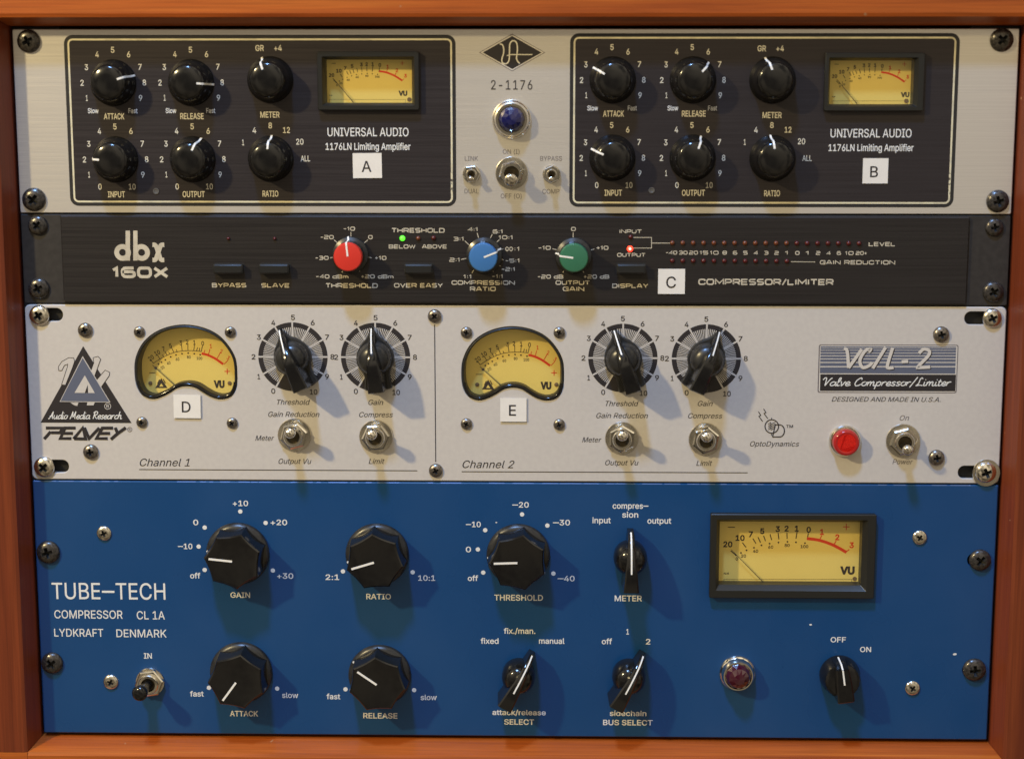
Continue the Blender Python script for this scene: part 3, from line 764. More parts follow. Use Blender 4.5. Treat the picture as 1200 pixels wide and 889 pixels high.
# ------------------------------------------------------------------ hardware prototypes
def boolean(base_vf, cut_vfs, name, m, smooth=35):
    a = bpy.data.objects.new('t', mesh('t', *base_vf, m))
    col.objects.link(a)
    tmp = [a]
    for c in cut_vfs:
        o = bpy.data.objects.new('t', mesh('t', *c, M['steel_dark']))  # cut faces take a dark colour, painting shade and grime into the recess
        col.objects.link(o)
        tmp.append(o)
        md = a.modifiers.new('b', 'BOOLEAN')
        md.operation = 'DIFFERENCE'
        md.solver = 'EXACT'
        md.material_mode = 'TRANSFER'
        md.object = o
    dg = bpy.context.evaluated_depsgraph_get()
    me = bpy.data.meshes.new_from_object(a.evaluated_get(dg))
    me.name = name
    for o in tmp:
        bpy.data.objects.remove(o)
    for p in me.polygons:
        p.use_smooth = True
    me.set_sharp_from_angle(angle=radians(smooth))
    return me
def cross_cut(r, top, a0, hw):
    """tapered phillips recess: two wedge bars"""
    out = []
    for k in range(2):
        a = a0 + k * pi / 2
        def rot(x, y, z):
            return (x * cos(a) - y * sin(a), x * sin(a) + y * cos(a), z)
        lo = [rot(*p) for p in ((-r * .2, -hw * .5, top * .05), (r * .2, -hw * .5, top * .05), (r * .2, hw * .5, top * .05), (-r * .2, hw * .5, top * .05))]
        e = k * 0.01
        hi = [rot(*p) for p in ((-r * .58, -hw, top + .6 + e), (r * .58, -hw, top + .6 + e), (r * .58, hw, top + .6 + e), (-r * .58, hw, top + .6 + e))]
        out.append(loft([lo, hi]))
    return out
screw_cache = {}
def screw_mesh(r, m, tall=0.55, washer=False, a0=0.4):
    key = (round(r, 1), m, tall, washer, round(a0, 1))
    if key not in screw_cache:
        r = key[0]
        h = r * tall
        z0 = 0.9 if washer else 0.0
        prof = [(0, 0), (r, 0), (r, .15 * h)]
        for i in range(1, 9):
            t = i / 8 * pi / 2
            prof.append((r * cos(t) if i < 8 else 0.0, .15 * h + .85 * h * sin(t)))
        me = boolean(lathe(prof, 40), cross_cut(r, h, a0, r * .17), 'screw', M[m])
        screw_cache[key] = me
    return screw_cache[key]
def screw(root, name, px, py, rpx, m, w=0.0, tall=0.55, a0=0.4, label=None, hpx=None):
    k = S(px, py)
    r = rpx * k
    # the head stands proud of the panel, so its middle is seen shifted; undo half its height
    u, v = W(px, py, w + r * tall * .4)
    o = part(name, screw_mesh(r, m, tall, a0=a0), root, u, v, w, 0, label)
    return o

def hexnut(r, h, n=6, ch=0.5, rot=0.26):
    def L(rr, z):
        return [(rr * cos(rot + 2 * pi * i / n), rr * sin(rot + 2 * pi * i / n), z) for i in range(n)]
    return loft([L(r, 0), L(r, h - ch), L(r * .9, h)])
def bar_between(p0, p1, prof, seg=18):
    """lathe along p0->p1; prof = [(radius, t)]"""
    a, b_ = Vector(p0), Vector(p1)
    d = (b_ - a)
    L = d.length
    q = d.to_track_quat('Z', 'Y')
    v, f = lathe([(r, t * L) for r, t in prof], seg)
    return [tuple(a + q @ Vector(p)) for p in v], f
def toggle(root, px, py, rpx, tip, tipw, rtip, rneck, lever='chrome', washer=True, nuth=2.6, label=None, hexrot=0.26, hexr=0.86, bore=0.52):
    """panel toggle switch: ring washer, hexagonal nut, threaded bushing and bat lever"""
    k = S(px, py)
    u, v = W(px, py, 1.0)
    r = rpx * k
    b_ = B()
    b_.add(*lathe([(r * bore, 0), (r * .98, 0), (r, .3), (r * .97, .8), (r * .6, 1.0)], 40), M['chrome_dull'])
    sw = part('toggle_switch', b_.mesh('toggle_switch', 40), root, u, v, 0, 0, label)
    nb = B()
    nb.add(*hexnut(r * hexr, nuth, rot=hexrot), M['chrome'])
    part('hex_nut', nb.mesh('hex_nut'), sw, 0, 0, 1.0)
    bb = B()
    bb.add(*lathe([(r * bore * 1.15, 0), (r * bore * 1.15, 1.5), (r * bore * 1.05, 2.0), (r * bore * .8, 2.0), (r * bore * .7, .3), (0, .3)], 32), M['chrome_dull'])
    bb.add(*lathe([(r * bore * .72, .35), (0, .4)], 24), M['bore'])
    part('bushing', bb.mesh('bushing', 40), sw, 0, 0, nuth + 1.0)
    tu, tv = W(tip[0], tip[1], tipw)
    p0 = (0, 0, nuth)
    p1 = (tu - u, tv - v, tipw)
    rt = rtip * k
    rn = rneck * k
    prof = [(0, 0), (rn, 0), (rn, .25), (rn * 1.05, .45), (rt * .92, .78), (rt, .88), (rt * .86, .95), (rt * .5, .99), (0, 1.0)]
    lb = B()
    lb.add(*bar_between(p0, p1, prof), M[lever])
    part('lever', lb.mesh('lever', 50), sw, 0, 0, 0)
    return sw

def radial_line(profile, r_in, hw, m, off=0.12):
    """painted index line that follows a lathe profile from r_in outwards; profile listed from the centre out"""
    pts = []
    for i in range(len(profile) - 1):
        (ra, za), (rb, zb) = profile[i], profile[i + 1]
        if rb <= r_in:
            continue
        if ra < r_in:
            t = (r_in - ra) / (rb - ra)
            ra, za = r_in, za + (zb - za) * t
            pts.append((ra, za))
        elif not pts:
            pts.append((ra, za))
        pts.append((rb, zb))
    v, f = [], []
    n = len(pts)
    for i, (r, z) in enumerate(pts):
        a = pts[max(i - 1, 0)]
        c = pts[min(i + 1, n - 1)]
        t = Vector((c[0] - a[0], c[1] - a[1]))
        t.normalize()
        nr, nz = -t.y, t.x
        r2, z2 = r + nr * off, z + nz * off
        v += [(-hw, r2, z2), (hw, r2, z2)]
    for i in range(n - 1):
        f.append((2 * i, 2 * i + 1, 2 * i + 3, 2 * i + 2))
    return v, f

# small black knob of the limiting amplifier
UAP = [(0, 12.4), (4.0, 12.3), (7.0, 11.8), (8.1, 11.1), (8.7, 9.9), (9.4, 4.5), (9.8, 2.8), (10.5, 1.5), (11.1, .8), (11.2, 0.0)]
ua_knob_me = B().add(*lathe(UAP[::-1], 48), M['knob']).mesh('knob', 40)
ua_line_me = B().add(*radial_line(UAP, 5.0, 0.48, None), M['white']).mesh('index_line')
DP = [(0, 13.0), (5.8, 13.0), (6.5, 12.7), (6.8, 12.0), (7.0, 7.0), (7.2, 3.0), (8.6, 2.2), (8.9, 1.4), (8.9, 0.0)]
dbx_skirt_me = B().add(*lathe([(8.9, 0), (8.9, 1.4), (8.6, 2.2), (7.2, 3.0), (7.0, 7.0), (6.9, 10.6), (0, 10.7)], 40,
                       lambda a, j: 1.0 - (0.02 * (1 + cos(a * 20)) if 2 < j < 6 else 0)), M['knob_worn']).mesh('knob', 30)
dbx_caps = {}
for cn in ('red_cap', 'blue_cap', 'green_cap'):
    dbx_caps[cn] = B().add(*lathe([(6.95, 10.2), (6.95, 12.2), (6.5, 12.9), (5.8, 13.05), (0, 13.1)], 40), M[cn]).mesh('cap', 40)
dbx_line_me = B().add(*radial_line([(0, 13.12), (5.8, 13.08), (6.6, 12.9), (7.02, 12.2), (7.1, 7.0), (7.3, 3.0), (8.7, 2.2), (8.95, 1.4)], 0.4, 0.42, None), M['white']).mesh('index_line')

# big fluted knob
def flute(rv, z, n=7, per=8, depth=0.13):
    o = []
    for i in range(n * per):
        a = 2 * pi * i / (n * per)
        t = (i % per) / per
        s = 1 - depth * (sin(pi * t)) ** 0.8
        o.append((rv * s * sin(-a), rv * s * cos(a), z))
    return o
fl = B()
fl.add(*lathe([(16.0, 0), (16.0, .9), (15.6, 1.8), (14.4, 2.7), (13.2, 3.1), (0, 3.1)], 56), M['knob_worn'])
fl.add(*loft([flute(15.3, 2.0), flute(15.2, 3.4), flute(14.7, 13.8), flute(14.4, 15.0), flute(13.7, 15.6), flute(13.3, 15.55)]), M['knob'])
fluted_me = fl.mesh('knob', 32)
fluted_line_me = B().add(*loft([[(-.5, 0.2, 15.5), (.5, 0.2, 15.5), (.5, 11.9, 15.5), (-.5, 11.9, 15.5)], [(-.5, 0.2, 15.72), (.5, 0.2, 15.72), (.5, 11.9, 15.72), (-.5, 11.9, 15.72)]]), M['white']).mesh('index_line')
fluted_dot_me = B().add(*flat(circle(.6, 10, 0, 15.0), 2.55), M['white']).mesh('index_dot')

def fin(stations, m):
    """loft of cross-sections along +y: (y, half width low, half width top, z low, z top)"""
    loops = []
    for y, wl_, wt, zl, zt in stations:
        c = min(0.7, wt * 0.5)
        dz = min(0.7, (zt - zl) * .4)
        loops.append([(-wl_, y, zl), (-wt, y, zt - dz), (-wt + c, y, zt), (wt - c, y, zt), (wt, y, zt - dz), (wl_, y, zl)])
    return loft(loops)
# pointer knob of the cream unit
ck = B()
ck.add(*lathe([(8.6, 0), (8.6, 3.0), (8.3, 6.0), (7.6, 8.5), (6.2, 10.2), (3.5, 11.2), (0, 11.4)], 40), M['knob_worn'])
foot = spline([(0, 16.2), (1.2, 13.4), (3.0, 10.4), (6.6, 6.8), (9.0, 2.0), (9.0, -3.0), (6.6, -7.4), (6.4, -11.5), (6.6, -15.6), (0, -16.4),
               (-6.6, -15.6), (-6.4, -11.5), (-6.6, -7.4), (-9.0, -3.0), (-9.0, 2.0), (-6.6, 6.8), (-3.0, 10.4), (-1.2, 13.4)], 4, True)[::-1]
ck.add(*loft([lift(foot, 0), lift(foot, 2.6), lift(inset(foot, .5), 3.4)]), M['knob_worn'])
ck.add(*fin([(-15.4, 4.7, 3.7, 1.5, 17.0), (-14.9, 4.7, 3.8, 1.5, 17.8), (-8, 4.7, 3.4, 1.5, 18.2), (-2, 4.2, 3.0, 1.5, 18.0), (2.5, 3.4, 2.4, 1.5, 17.2),
             (7.0, 2.5, 1.7, 1.5, 13.5), (11.5, 1.6, 1.0, 1.5, 8.8), (15.4, .9, .5, 1.5, 3.6)], None), M['knob'])
chick_me = ck.mesh('pointer_knob', 38)
chick_line_me = B().add([(x, y, z) for y, z in ((15.0, 4.2), (11.5, 9.0), (7.0, 13.7), (4.2, 16.1)) for x in (-.32, .32)], [(0, 1, 3, 2), (2, 3, 5, 4), (4, 5, 7, 6)], M['white']).mesh('index_line')
chick_line_me.flip_normals()
# round-backed pointer knob of the blue unit
pk = B()
pk.add(*lathe([(8.3, 0), (8.3, 1.2), (8.5, 4.5), (8.2, 8.0), (7.0, 11.2), (4.6, 13.4), (0, 14.2)], 40), M['knob'])
arc = []
for i in range(13):
    t = i / 12
    y = -14.0 + 28.2 * t
    z = 6.2 + 13.2 * math.sqrt(max(0.0, 1 - ((t - 0.16) / 0.86) ** 2)) if t > .16 else 19.4 - 1.0 * (.16 - t)
    wl_ = 4.4 - 2.8 * t
    arc.append((y, wl_, wl_ * .86 if t < .5 else wl_ * .8, 0.4, z))
pk.add(*fin(arc, None), M['knob'])
point_me = pk.mesh('pointer_knob', 38)
lp = []
for (y, wl_, wt, zl, z) in arc[4:]:
    lp += [(-.38, y + (.1 if y > 13 else 0), z + .12), (.38, y + (.1 if y > 13 else 0), z + .12)]
point_line_me = B().add(lp, [(2 * i, 2 * i + 1, 2 * i + 3, 2 * i + 2) for i in range(len(lp) // 2 - 1)], M['white']).mesh('index_line')
# mains knob of the blue unit
mk = B()
mk.add(*lathe([(10.2, 0), (10.2, 2.2), (9.8, 4.0), (9.2, 9.0), (8.6, 10.2), (7.0, 10.8), (0, 10.8)], 48, lambda a, j: 1.0 - (0.012 * (1 + cos(a * 24)) if j > 1 else 0)), M['knob'])
mk.add(*fin([(-9.6, 4.6, 4.1, 1.0, 15.6), (-9.0, 4.6, 4.2, 1.0, 16.2), (0, 4.4, 3.9, 1.0, 16.4), (7.6, 4.0, 3.2, 1.0, 16.0), (9.4, 3.6, 2.6, 1.0, 12.0), (10.0, 3.2, 2.4, 1.0, 3.0)], None), M['knob'])
mains_me = mk.mesh('pointer_knob', 35)
mains_line_me = B().add([(x, y, z) for y, z in ((0, 16.55), (7.5, 16.15), (9.6, 12.1), (10.3, 3.0)) for x in (-.4, .4)], [(0, 1, 3, 2), (2, 3, 5, 4), (4, 5, 7, 6)], M['white']).mesh('index_line')

def knob(root, me, line_me, px, py, deg, name='knob', label=None, extra=None, ln='index_line'):
    u, v = W(px, py)
    k = part(name, me, root, u, v, 0.12, -radians(deg), label)
    part(ln, line_me, k)
    if extra:
        part(extra[0], extra[1], k, rot=extra[2] if len(extra) > 2 else 0)
    return k

def jewel(root, px, py, rbez, rlens, hb, hl, m, label, facets=True):
    """round metal bezel with a faceted glass jewel"""
    k = S(px, py)
    u, v = W(px, py, 1.5)
    R, r = rbez * k, rlens * k
    b_ = B().add(*lathe([(R, 0), (R, .8), (R * .97, 1.4), (R * .90, 2.0), (R * .86, hb * .8), (R * .80, hb), (r * 1.05, hb), (r * 1.0, hb - 1.0), (0, hb - 1.2)], 48,
                 lambda a, j: 1.0 - (0.012 if (1 < j < 4 and sin(a * 14) > .5) else 0)), M['chrome'])
    o = part('indicator_lamp', b_.mesh('indicator_lamp', 30), root, u, v, 0, 0, label)
    lb = B()
    if facets:
        n = 12
        rings = [(r, hb - 1.0, 0), (r, hb + .4, 0), (r * .78, hb + hl * .62, .5), (r * .42, hb + hl * .92, 0)]
        vs, fs = [], []
        for rr, z, o_ in rings:
            for i in range(n):
                a = 2 * pi * (i + o_) / n
                vs.append((rr * cos(a), rr * sin(a), z))
        vs.append((0, 0, hb + hl))
        for j in range(3):
            for i in range(n):
                i2 = (i + 1) % n
                a, b2, c, d = j * n + i, j * n + i2, (j + 1) * n + i2, (j + 1) * n + i
                if j == 1:
                    fs += [(a, b2, d)]; fs += [(b2, c, d)]
                elif j == 2:
                    fs += [(a, b2, c)]; fs += [(a, c, d)]
                else:
                    fs += [(a, b2, c, d)]
        for i in range(n):
            fs.append((3 * n + i, 3 * n + (i + 1) % n, 4 * n))
        lb.add(vs, fs, M[m])
        part('jewel_lens', lb.mesh('jewel_lens'), o)
    else:
        lb.add(*lathe([(r, hb - .8), (r, hb + hl * .6), (r * .93, hb + hl * .9), (r * .8, hb + hl), (r * .70, hb + hl * .9)], 40), M[m])
        lb.add(*lathe([(r * .70, hb + hl * .9), (r * .5, hb + hl * .74), (r * .25, hb + hl * .84), (0, hb + hl * .8)], 24), M['lamp_glow'])
        part('lens', lb.mesh('lens', 60), o)
    return o

# ------------------------------------------------------------------ meters
DW, DH = 845.0, 365.0
def dial_items(fx, w, fine=True):
    """scale of a level meter; fx maps the dial drawing (0..845, 0..365) to the panel"""
    bl, rd = [], []
    def P(x, y):
        return fx(x - 160, y - 155)
    sx = (fx(100, 0)[0] - fx(0, 0)[0]) / 100.0
    def tx(s, x, y, h, m, bold=0.03):
        v, f = glyphs(s, bold)
        xs = [p[0] for p in v]
        c = (min(xs) + max(xs)) / 2
        u0, v0 = P(x, y)
        k = h * sx / CAPH
        return ([((p[0] - c) * k + u0, (p[1] - CAPH / 2) * k + v0, w + p[2]) for p in v], f)
    for s, x, y in (('20', 215, 287), ('10', 287, 250), ('7', 350, 228), ('5', 417, 210), ('3', 508, 198), ('2', 560, 195), ('1', 620, 195), ('0', 690, 202)):
        bl.append(tx(s, x, y, 32, 0))
    for s, x, y in (('0', 268, 372), ('20', 307, 355), ('40', 378, 327), ('60', 467, 303), ('80', 563, 293), ('100', 665, 300)):
        bl.append(tx(s, x, y, 18, 0, 0.02))
    bl.append(tx('VU', 917, 440, 42, 0, 0.05))
    bl.append(stroke([P(215, 187), P(257, 187)], 5 * sx, w))
    bl.append(tx('ALM', 205, 457, 11, 0, 0.02))
    for a, b_, c, d in ((300, 277, 322, 305), (362, 253, 380, 283), (392, 245, 407, 277), (425, 237, 436, 268), (463, 228, 472, 262), (510, 220, 515, 258), (562, 218, 563, 255), (622, 212, 615, 255), (688, 222, 681, 258), (232, 325, 262, 350)):
        bl.append(stroke([P(a, b_), P(c, d)], 5.5 * sx, w))
    for x, y in ((262, 350), (292, 337), (325, 322), (368, 307), (412, 293), (460, 283), (512, 276), (565, 272), (615, 275), (668, 280)):
        c = P(x, y)
        bl.append(flat(circle(5.5 * sx, 8, c[0], c[1]), w + 0.03))
    bl.append(stroke([P(190, 492), P(945, 492)], 2 * sx, w))
    bl.append(stroke([P(192, 492), P(192, 518)], 2 * sx, w))
    bl.append(stroke([P(943, 492), P(943, 518)], 2 * sx, w))
    rd.append(stroke(spline([P(680, 253), P(755, 264), P(835, 292), P(912, 334)], 6), 18 * sx, w))
    for a, b_, c, d in ((767, 235, 755, 258), (852, 266, 837, 290), (928, 317, 908, 333)):
        rd.append(stroke([P(a, b_), P(c, d)], 5.5 * sx, w))
    for s, x, y in (('1', 768, 215), ('2', 858, 246), ('3', 942, 292)):
        rd.append(tx(s, x, y, 32, 0))
    rd.append(stroke([P(892, 185), P(930, 185)], 5 * sx, w))
    rd.append(stroke([P(911, 166), P(911, 204)], 5 * sx, w + 0.04))
    return bl, rd
def rect_meter(root, ox0, oy0, ox1, oy1, ix0, iy0, ix1, iy1, depth, proud=3.2):
    """rectangular meter: proud black frame, window, recessed yellow card with scale and needle"""
    a, b_ = W(ox0, oy1), W(ox1, oy0)
    c, d = W(ix0, iy1), W(ix1, iy0)
    cu, cv = (a[0] + b_[0]) / 2, (a[1] + b_[1]) / 2
    def rel(p):
        return (p[0] - cu, p[1] - cv)
    a, b_, c, d = rel(a), rel(b_), rel(c), rel(d)
    outer = rrect(a[0], a[1], b_[0], b_[1], .8, 3)
    def mid(t, r=.5):
        return rrect(a[0] + (c[0] - a[0]) * t, a[1] + (c[1] - a[1]) * t, b_[0] + (d[0] - b_[0]) * t, b_[1] + (d[1] - b_[1]) * t, r, 3)
    inner = mid(1.0, .3)
    loops = [lift(outer, 0), lift(outer, proud - .4), lift(inset(outer, .4), proud), lift(mid(.62), proud), lift(mid(.68), proud - .4), lift(inner, .8), lift(inner, -depth)]
    mb = B().add(*loft(loops, False, False), M['bezel'])
    o = part('level_meter', mb.mesh('level_meter', 30), root, cu, cv)
    card = B().add(*flat(inset(inner, -.2), -depth + .3), M['dial'])
    part('dial_card', card.mesh('dial_card'), o)
    kx, ky = (d[0] - c[0]) / DW, (d[1] - c[1]) / DH
    def fx(x, y):
        p = W(ix0 + x / DW * (ix1 - ix0), iy0 + y / DH * (iy1 - iy0), -depth + .36)
        return p[0] - cu, p[1] - cv
    bl, rd = dial_items(fx, -depth + .36)
    t = B()
    for q in bl: t.add(*q, M['dial_black'])
    part('dial_scale', t.mesh('dial_scale'), o)
    t = B()
    for q in rd: t.add(*q, M['dial_red'])
    part('red_zone', t.mesh('red_zone'), o)
    p0, p1 = fx(435 - 160, 518 - 155), fx(232 - 160, 312 - 155)
    n = B().add(*bar_between((p0[0], p0[1], -depth + 2.0), (p1[0], p1[1], -depth + 2.0), [(.22, 0), (.12, 1)], 8), M['dial_black'])
    part('needle', n.mesh('needle'), o)
    g = B().add(*flat(inset(inner, -.15), .9), M['glass'])
    part('window_glass', g.mesh('window_glass'), o)
    s = 1.8
    sb = B().add(*flat(circle(1.1, 12, d[0] - 1.8, c[1] + 1.5), -depth + .5), M['dial_brown'])
    part('rivet', sb.mesh('rivet'), o)
    return rrect(a[0] + cu + 2, a[1] + cv + 2, b_[0] + cu - 2, b_[1] + cv - 2, 0)

KID = [(-62.0, 0), (-60, -15), (-52, -31), (-39, -43), (-21, -51), (0, -54), (21, -51), (39, -43), (52, -30), (60.5, -14), (62.0, 5), (60.5, 20), (54, 30), (42, 34), (30, 31.5), (20, 26), (11, 20.5),
       (0, 18.5), (-11, 20.5), (-20, 26), (-30, 31), (-42, 34), (-54, 29), (-60.5, 17)]
KS = 0.955      # outline drawn in pixels, mapped to mm below
def kidney_loop(k, cu, cv):
    pts = [(x * k * .97 + cu, -y * k * 1.0 + cv) for x, y in KID]
    return spline(pts, 4, True)[::-1] if False else ccw(spline(pts, 4, True))
def ccw(L):
    a = sum(L[i - 1][0] * L[i][1] - L[i][0] * L[i - 1][1] for i in range(len(L)))
    return L if a > 0 else L[::-1]
def kidney_meter(root, px, py, depth=8.0):
    k = S(px, py)
    cu, cv = W(px, py)
    hole = kidney_loop(k, cu, cv)
    loc = [(x - cu, y - cv) for x, y in hole]
    loops = [lift(inset(loc, .08), -1.2), lift(inset(loc, .35), .15), lift(inset(loc, .8), .45), lift(inset(loc, 1.3), .2), lift(inset(loc, 1.7), -1.5), lift(inset(loc, 1.9), -depth)]
    mb = B().add(*loft(loops, False, False), M['bezel'])
    # polished lower lip where the rim turns round the movement
    o = part('level_meter', mb.mesh('level_meter', 50), root, cu, cv)
    lip = B()
    low = [i for i, p in enumerate(loc) if p[1] < -10 * k]
    n = len(loc)
    st = [i for i in low if (i - 1) % n not in low][0]
    seq = []
    i = st
    while i in low:
        seq.append(i)
        i = (i + 1) % n
    A, Bl, C = inset(loc, .5), inset(loc, 1.05), inset(loc, 1.75)
    D = inset(loc, 2.1)
    v = []
    for i in seq:
        v += [(A[i][0], A[i][1], .32), (Bl[i][0], Bl[i][1], 1.0), (C[i][0], C[i][1], .5), (D[i][0], D[i][1], -1.2)]
    f = []
    for j in range(len(seq) - 1):
        for q in range(3):
            f.append((4 * j + q, 4 * j + 4 + q, 4 * j + 5 + q, 4 * j + 1 + q))
    lip.add(v, f, M['knob'])
    part('rim_lip', lip.mesh('rim_lip', True), o)
    card = B().add(*flat(inset(loc, 1.5), -depth + .3), M['dial'])
    part('dial_card', card.mesh('dial_card'), o)
    w = -depth + .36
    # the scale is drawn in quarter pixels about (871, 296)
    def P(x, y):
        a_ = W(x / 4 + px - 217.9, 350 + y / 4 + py - 434.3, w)
        return a_[0] - cu, a_[1] - cv
    q4 = k / 4
    def tx(s, x, y, h, bold=.015, rot=0):
        vv, ff = glyphs(s, bold)
        xs = [p[0] for p in vv]
        c = (min(xs) + max(xs)) / 2
        u0, v0 = P(x, y)
        kk = h * q4 / CAPH
        ca, sa = cos(rot), sin(rot)
        out = []
        for p in vv:
            a_, b2 = (p[0] - c) * kk * .82, (p[1] - CAPH / 2) * kk
            out.append((a_ * ca - b2 * sa + u0, a_ * sa + b2 * ca + v0, w + p[2]))
        return out, ff
    t = B()
    blk = [tx('20', 708, 277, 20, rot=.6), tx('10', 737, 253, 20, rot=.45), tx('7', 767, 235, 20, rot=.3), tx('5', 799, 220, 20, rot=.2), tx('3', 847, 207, 20), tx('2', 877, 203, 20), tx('1', 911, 205, 20), tx('0', 950, 209, 20),
           tx('20', 762, 322, 13, rot=.5), tx('40', 790, 301, 13, rot=.3), tx('60', 832, 283, 13), tx('80', 885, 273, 13), tx('100', 935, 279, 13), tx('VU', 1027, 400, 30, .06)]
    blk.append(stroke([P(x, y) for x, y in ((699, 347), (727, 347))], 3 * q4, w))
    blk.append(stroke(spline([P(*p) for p in ((718, 303), (752, 281), (800, 257), (850, 245), (900, 243), (945, 247))], 5), 2.6 * q4, w + .01))
    for a, b_, c, d in ((706, 285, 720, 303), (738, 262, 750, 283), (772, 244, 783, 266), (790, 248, 796, 260), (804, 228, 815, 252), (826, 238, 831, 250), (850, 214, 854, 245), (880, 212, 881, 243), (912, 212, 908, 243), (926, 228, 922, 243), (950, 216, 943, 246), (936, 230, 934, 244), (762, 262, 768, 274)):
        blk.append(stroke([P(a, b_), P(c, d)], 2.8 * q4, w + .02))
    for x, y in ((743, 306), (757, 297), (775, 286), (800, 272), (825, 263), (853, 257), (882, 254), (910, 257), (938, 262)):
        c = P(x, y)
        blk.append(flat(circle(4 * q4, 8, c[0], c[1]), w + .05))
    # small triangle emblem
    blk.append(flat([P(*p) for p in ((727, 418), (785, 418), (756, 372))][::1], w + .0))
    for q in blk: t.add(*q, M['dial_black'])
    t.add(*flat([P(*p) for p in ((747, 411), (766, 411), (756, 396))], w + .05), M['dial'])
    for a, b_, c, d in ((738, 398, 748, 378), (775, 396, 765, 376)):
        t.add(*stroke([P(a, b_), P(c, d)], 4 * q4, w + .03), M['dial_black'])
    part('dial_scale', t.mesh('dial_scale'), o)
    t = B()
    t.add(*stroke(spline([P(*p) for p in ((945, 256), (975, 264), (1010, 281), (1046, 306))], 6), 11 * q4, w), M['dial_red'])
    for a, b_, c, d in ((960, 240, 956, 252), (984, 236, 976, 262), (1032, 254, 1017, 280), (1068, 288, 1050, 306)):
        t.add(*stroke([P(a, b_), P(c, d)], 3 * q4, w + .03), M['dial_red'])
    for s, x, y, r_ in (('1', 988, 222, 0), ('2', 1037, 246, -.3), ('3', 1070, 277, -.5)):
        t.add(*tx(s, x, y, 18, rot=r_), M['dial_red'])
    t.add(*stroke([P(1052, 340), P(1078, 340)], 4 * q4, w), M['dial_red'])
    t.add(*stroke([P(1065, 327), P(1065, 353)], 4 * q4, w + .05), M['dial_red'])
    part('red_zone', t.mesh('red_zone'), o)
    for x in (705, 1076):
        c = P(x, 395)
        part('rivet', B().add(*lathe([(10 * q4, 0), (9 * q4, .4), (0, .6)], 14), M['dial_brown']).mesh('rivet', 40), o, c[0], c[1], -depth + .32)
    p0, p1 = P(824, 404), P(718, 308)
    nb = B().add(*bar_between((p0[0], p0[1], -depth + 2), (p1[0], p1[1], -depth + 2), [(.25, 0), (.14, 1)], 8), M['dial_black'])
    b2 = P(733, 322)
    nb.add(*lathe([(.75, 0), (.75, .2), (0, .2)], 12), M['dial_black'])
    nb.v[-36:] = [(x + b2[0], y + b2[1], z - depth + 1.9) for x, y, z in nb.v[-36:]]
    part('needle', nb.mesh('needle'), o)
    g = B().add(*flat(inset(loc, 1.0), -.3), M['glass'])
    part('window_glass', g.mesh('window_glass'), o)
    return hole

# ================================================================== the wooden cabinet
U = 44.45
HW = 241.3
H = 8 * U
GAPX, GAPB, GAPT = 1.4, 1.6, 1.2
PR, CH = 13.0, 3.6        # the frame stands this far out of the panels; width of its sloping inner face
cab = thing('wooden_cabinet', 'orange varnished wooden rack cabinet framing the four audio units', 'cabinet', 0, -H - GAPB - 60)
x0, x1, y0, y1 = -HW - GAPX, HW + GAPX, -H - GAPB, GAPT
BW = 60
def frame_board(name, quad_in, quad_out, m):
    """one board of the frame: inner edge on the opening, sloping face, front face, sides and depth"""
    (a, b_), (c, d) = quad_in, quad_out          # a-b along the opening edge (w=-6), c-d outer edge
    v = a, b_, c, d
    return v
D0 = -330.0
def board(name, opening, front, outer, m, label=None):
    # every argument: two points (u, v); opening at w 0, front at w PR
    (o1, o2), (f1, f2), (q1, q2) = opening, front, outer
    L1 = [(*o1, D0), (*o1, 0.5), (*f1, PR - .7), (f1[0] * .97 + q1[0] * .03, f1[1] * .97 + q1[1] * .03, PR), (*q1, PR), (*q1, D0)]
    L2 = [(*o2, D0), (*o2, 0.5), (*f2, PR - .7), (f2[0] * .97 + q2[0] * .03, f2[1] * .97 + q2[1] * .03, PR), (*q2, PR), (*q2, D0)]
    v, f = loft([L1, L2])
    bm = bmesh.new()
    for p in v: bm.verts.new(p)
    bm.verts.ensure_lookup_table()
    for q in f: bm.faces.new([bm.verts[i] for i in q])
    bmesh.ops.recalc_face_normals(bm, faces=bm.faces)
    v = [tuple(p.co) for p in bm.verts]
    f = [tuple(w_.index for w_ in q.verts) for q in bm.faces]
    bm.free()
    return sheet(name, cab, [((v, f), m)], label)
g = 0.12
fx0, fx1, fy0, fy1 = x0 - CH, x1 + CH, y0 - CH, y1 + CH
# stiles run between the rails; the sloping inner faces meet in mitres
board('rail', ((x0 + g, y1), (x1 - g, y1)), ((fx0 + g, fy1), (fx1 - g, fy1)), ((fx0 + g, y1 + BW), (fx1 - g, y1 + BW)), M['wood_rail'], 'orange top rail')
board('rail', ((x0 + g, y0), (x1 - g, y0)), ((fx0 + g, fy0), (fx1 - g, fy0)), ((fx0 + g, y0 - BW), (fx1 - g, y0 - BW)), M['wood_rail'], 'orange bottom rail')
board('stile', ((x0, y0), (x0, y1)), ((fx0, fy0), (fx0, fy1)), ((x0 - BW, fy0), (x0 - BW, fy1)), M['wood_stile'])
board('stile', ((x1, y0), (x1, y1)), ((fx1, fy0), (fx1, fy1)), ((x1 + BW, fy0), (x1 + BW, fy1)), M['wood_stile'])
for s in (-1, 1):           # rail ends beside the stile ends
    xa, xb = sorted((s * (HW + GAPX + CH + g * .5), s * (HW + GAPX + BW)))
    for ya, yb in ((y0 - BW, fy0 - g), (fy1 + g, y1 + BW)):
        sheet('rail_end', cab, [(loft([lift(rrect(xa, ya, xb, yb), D0), lift(rrect(xa, ya, xb, yb), PR)]), M['wood_rail'])])
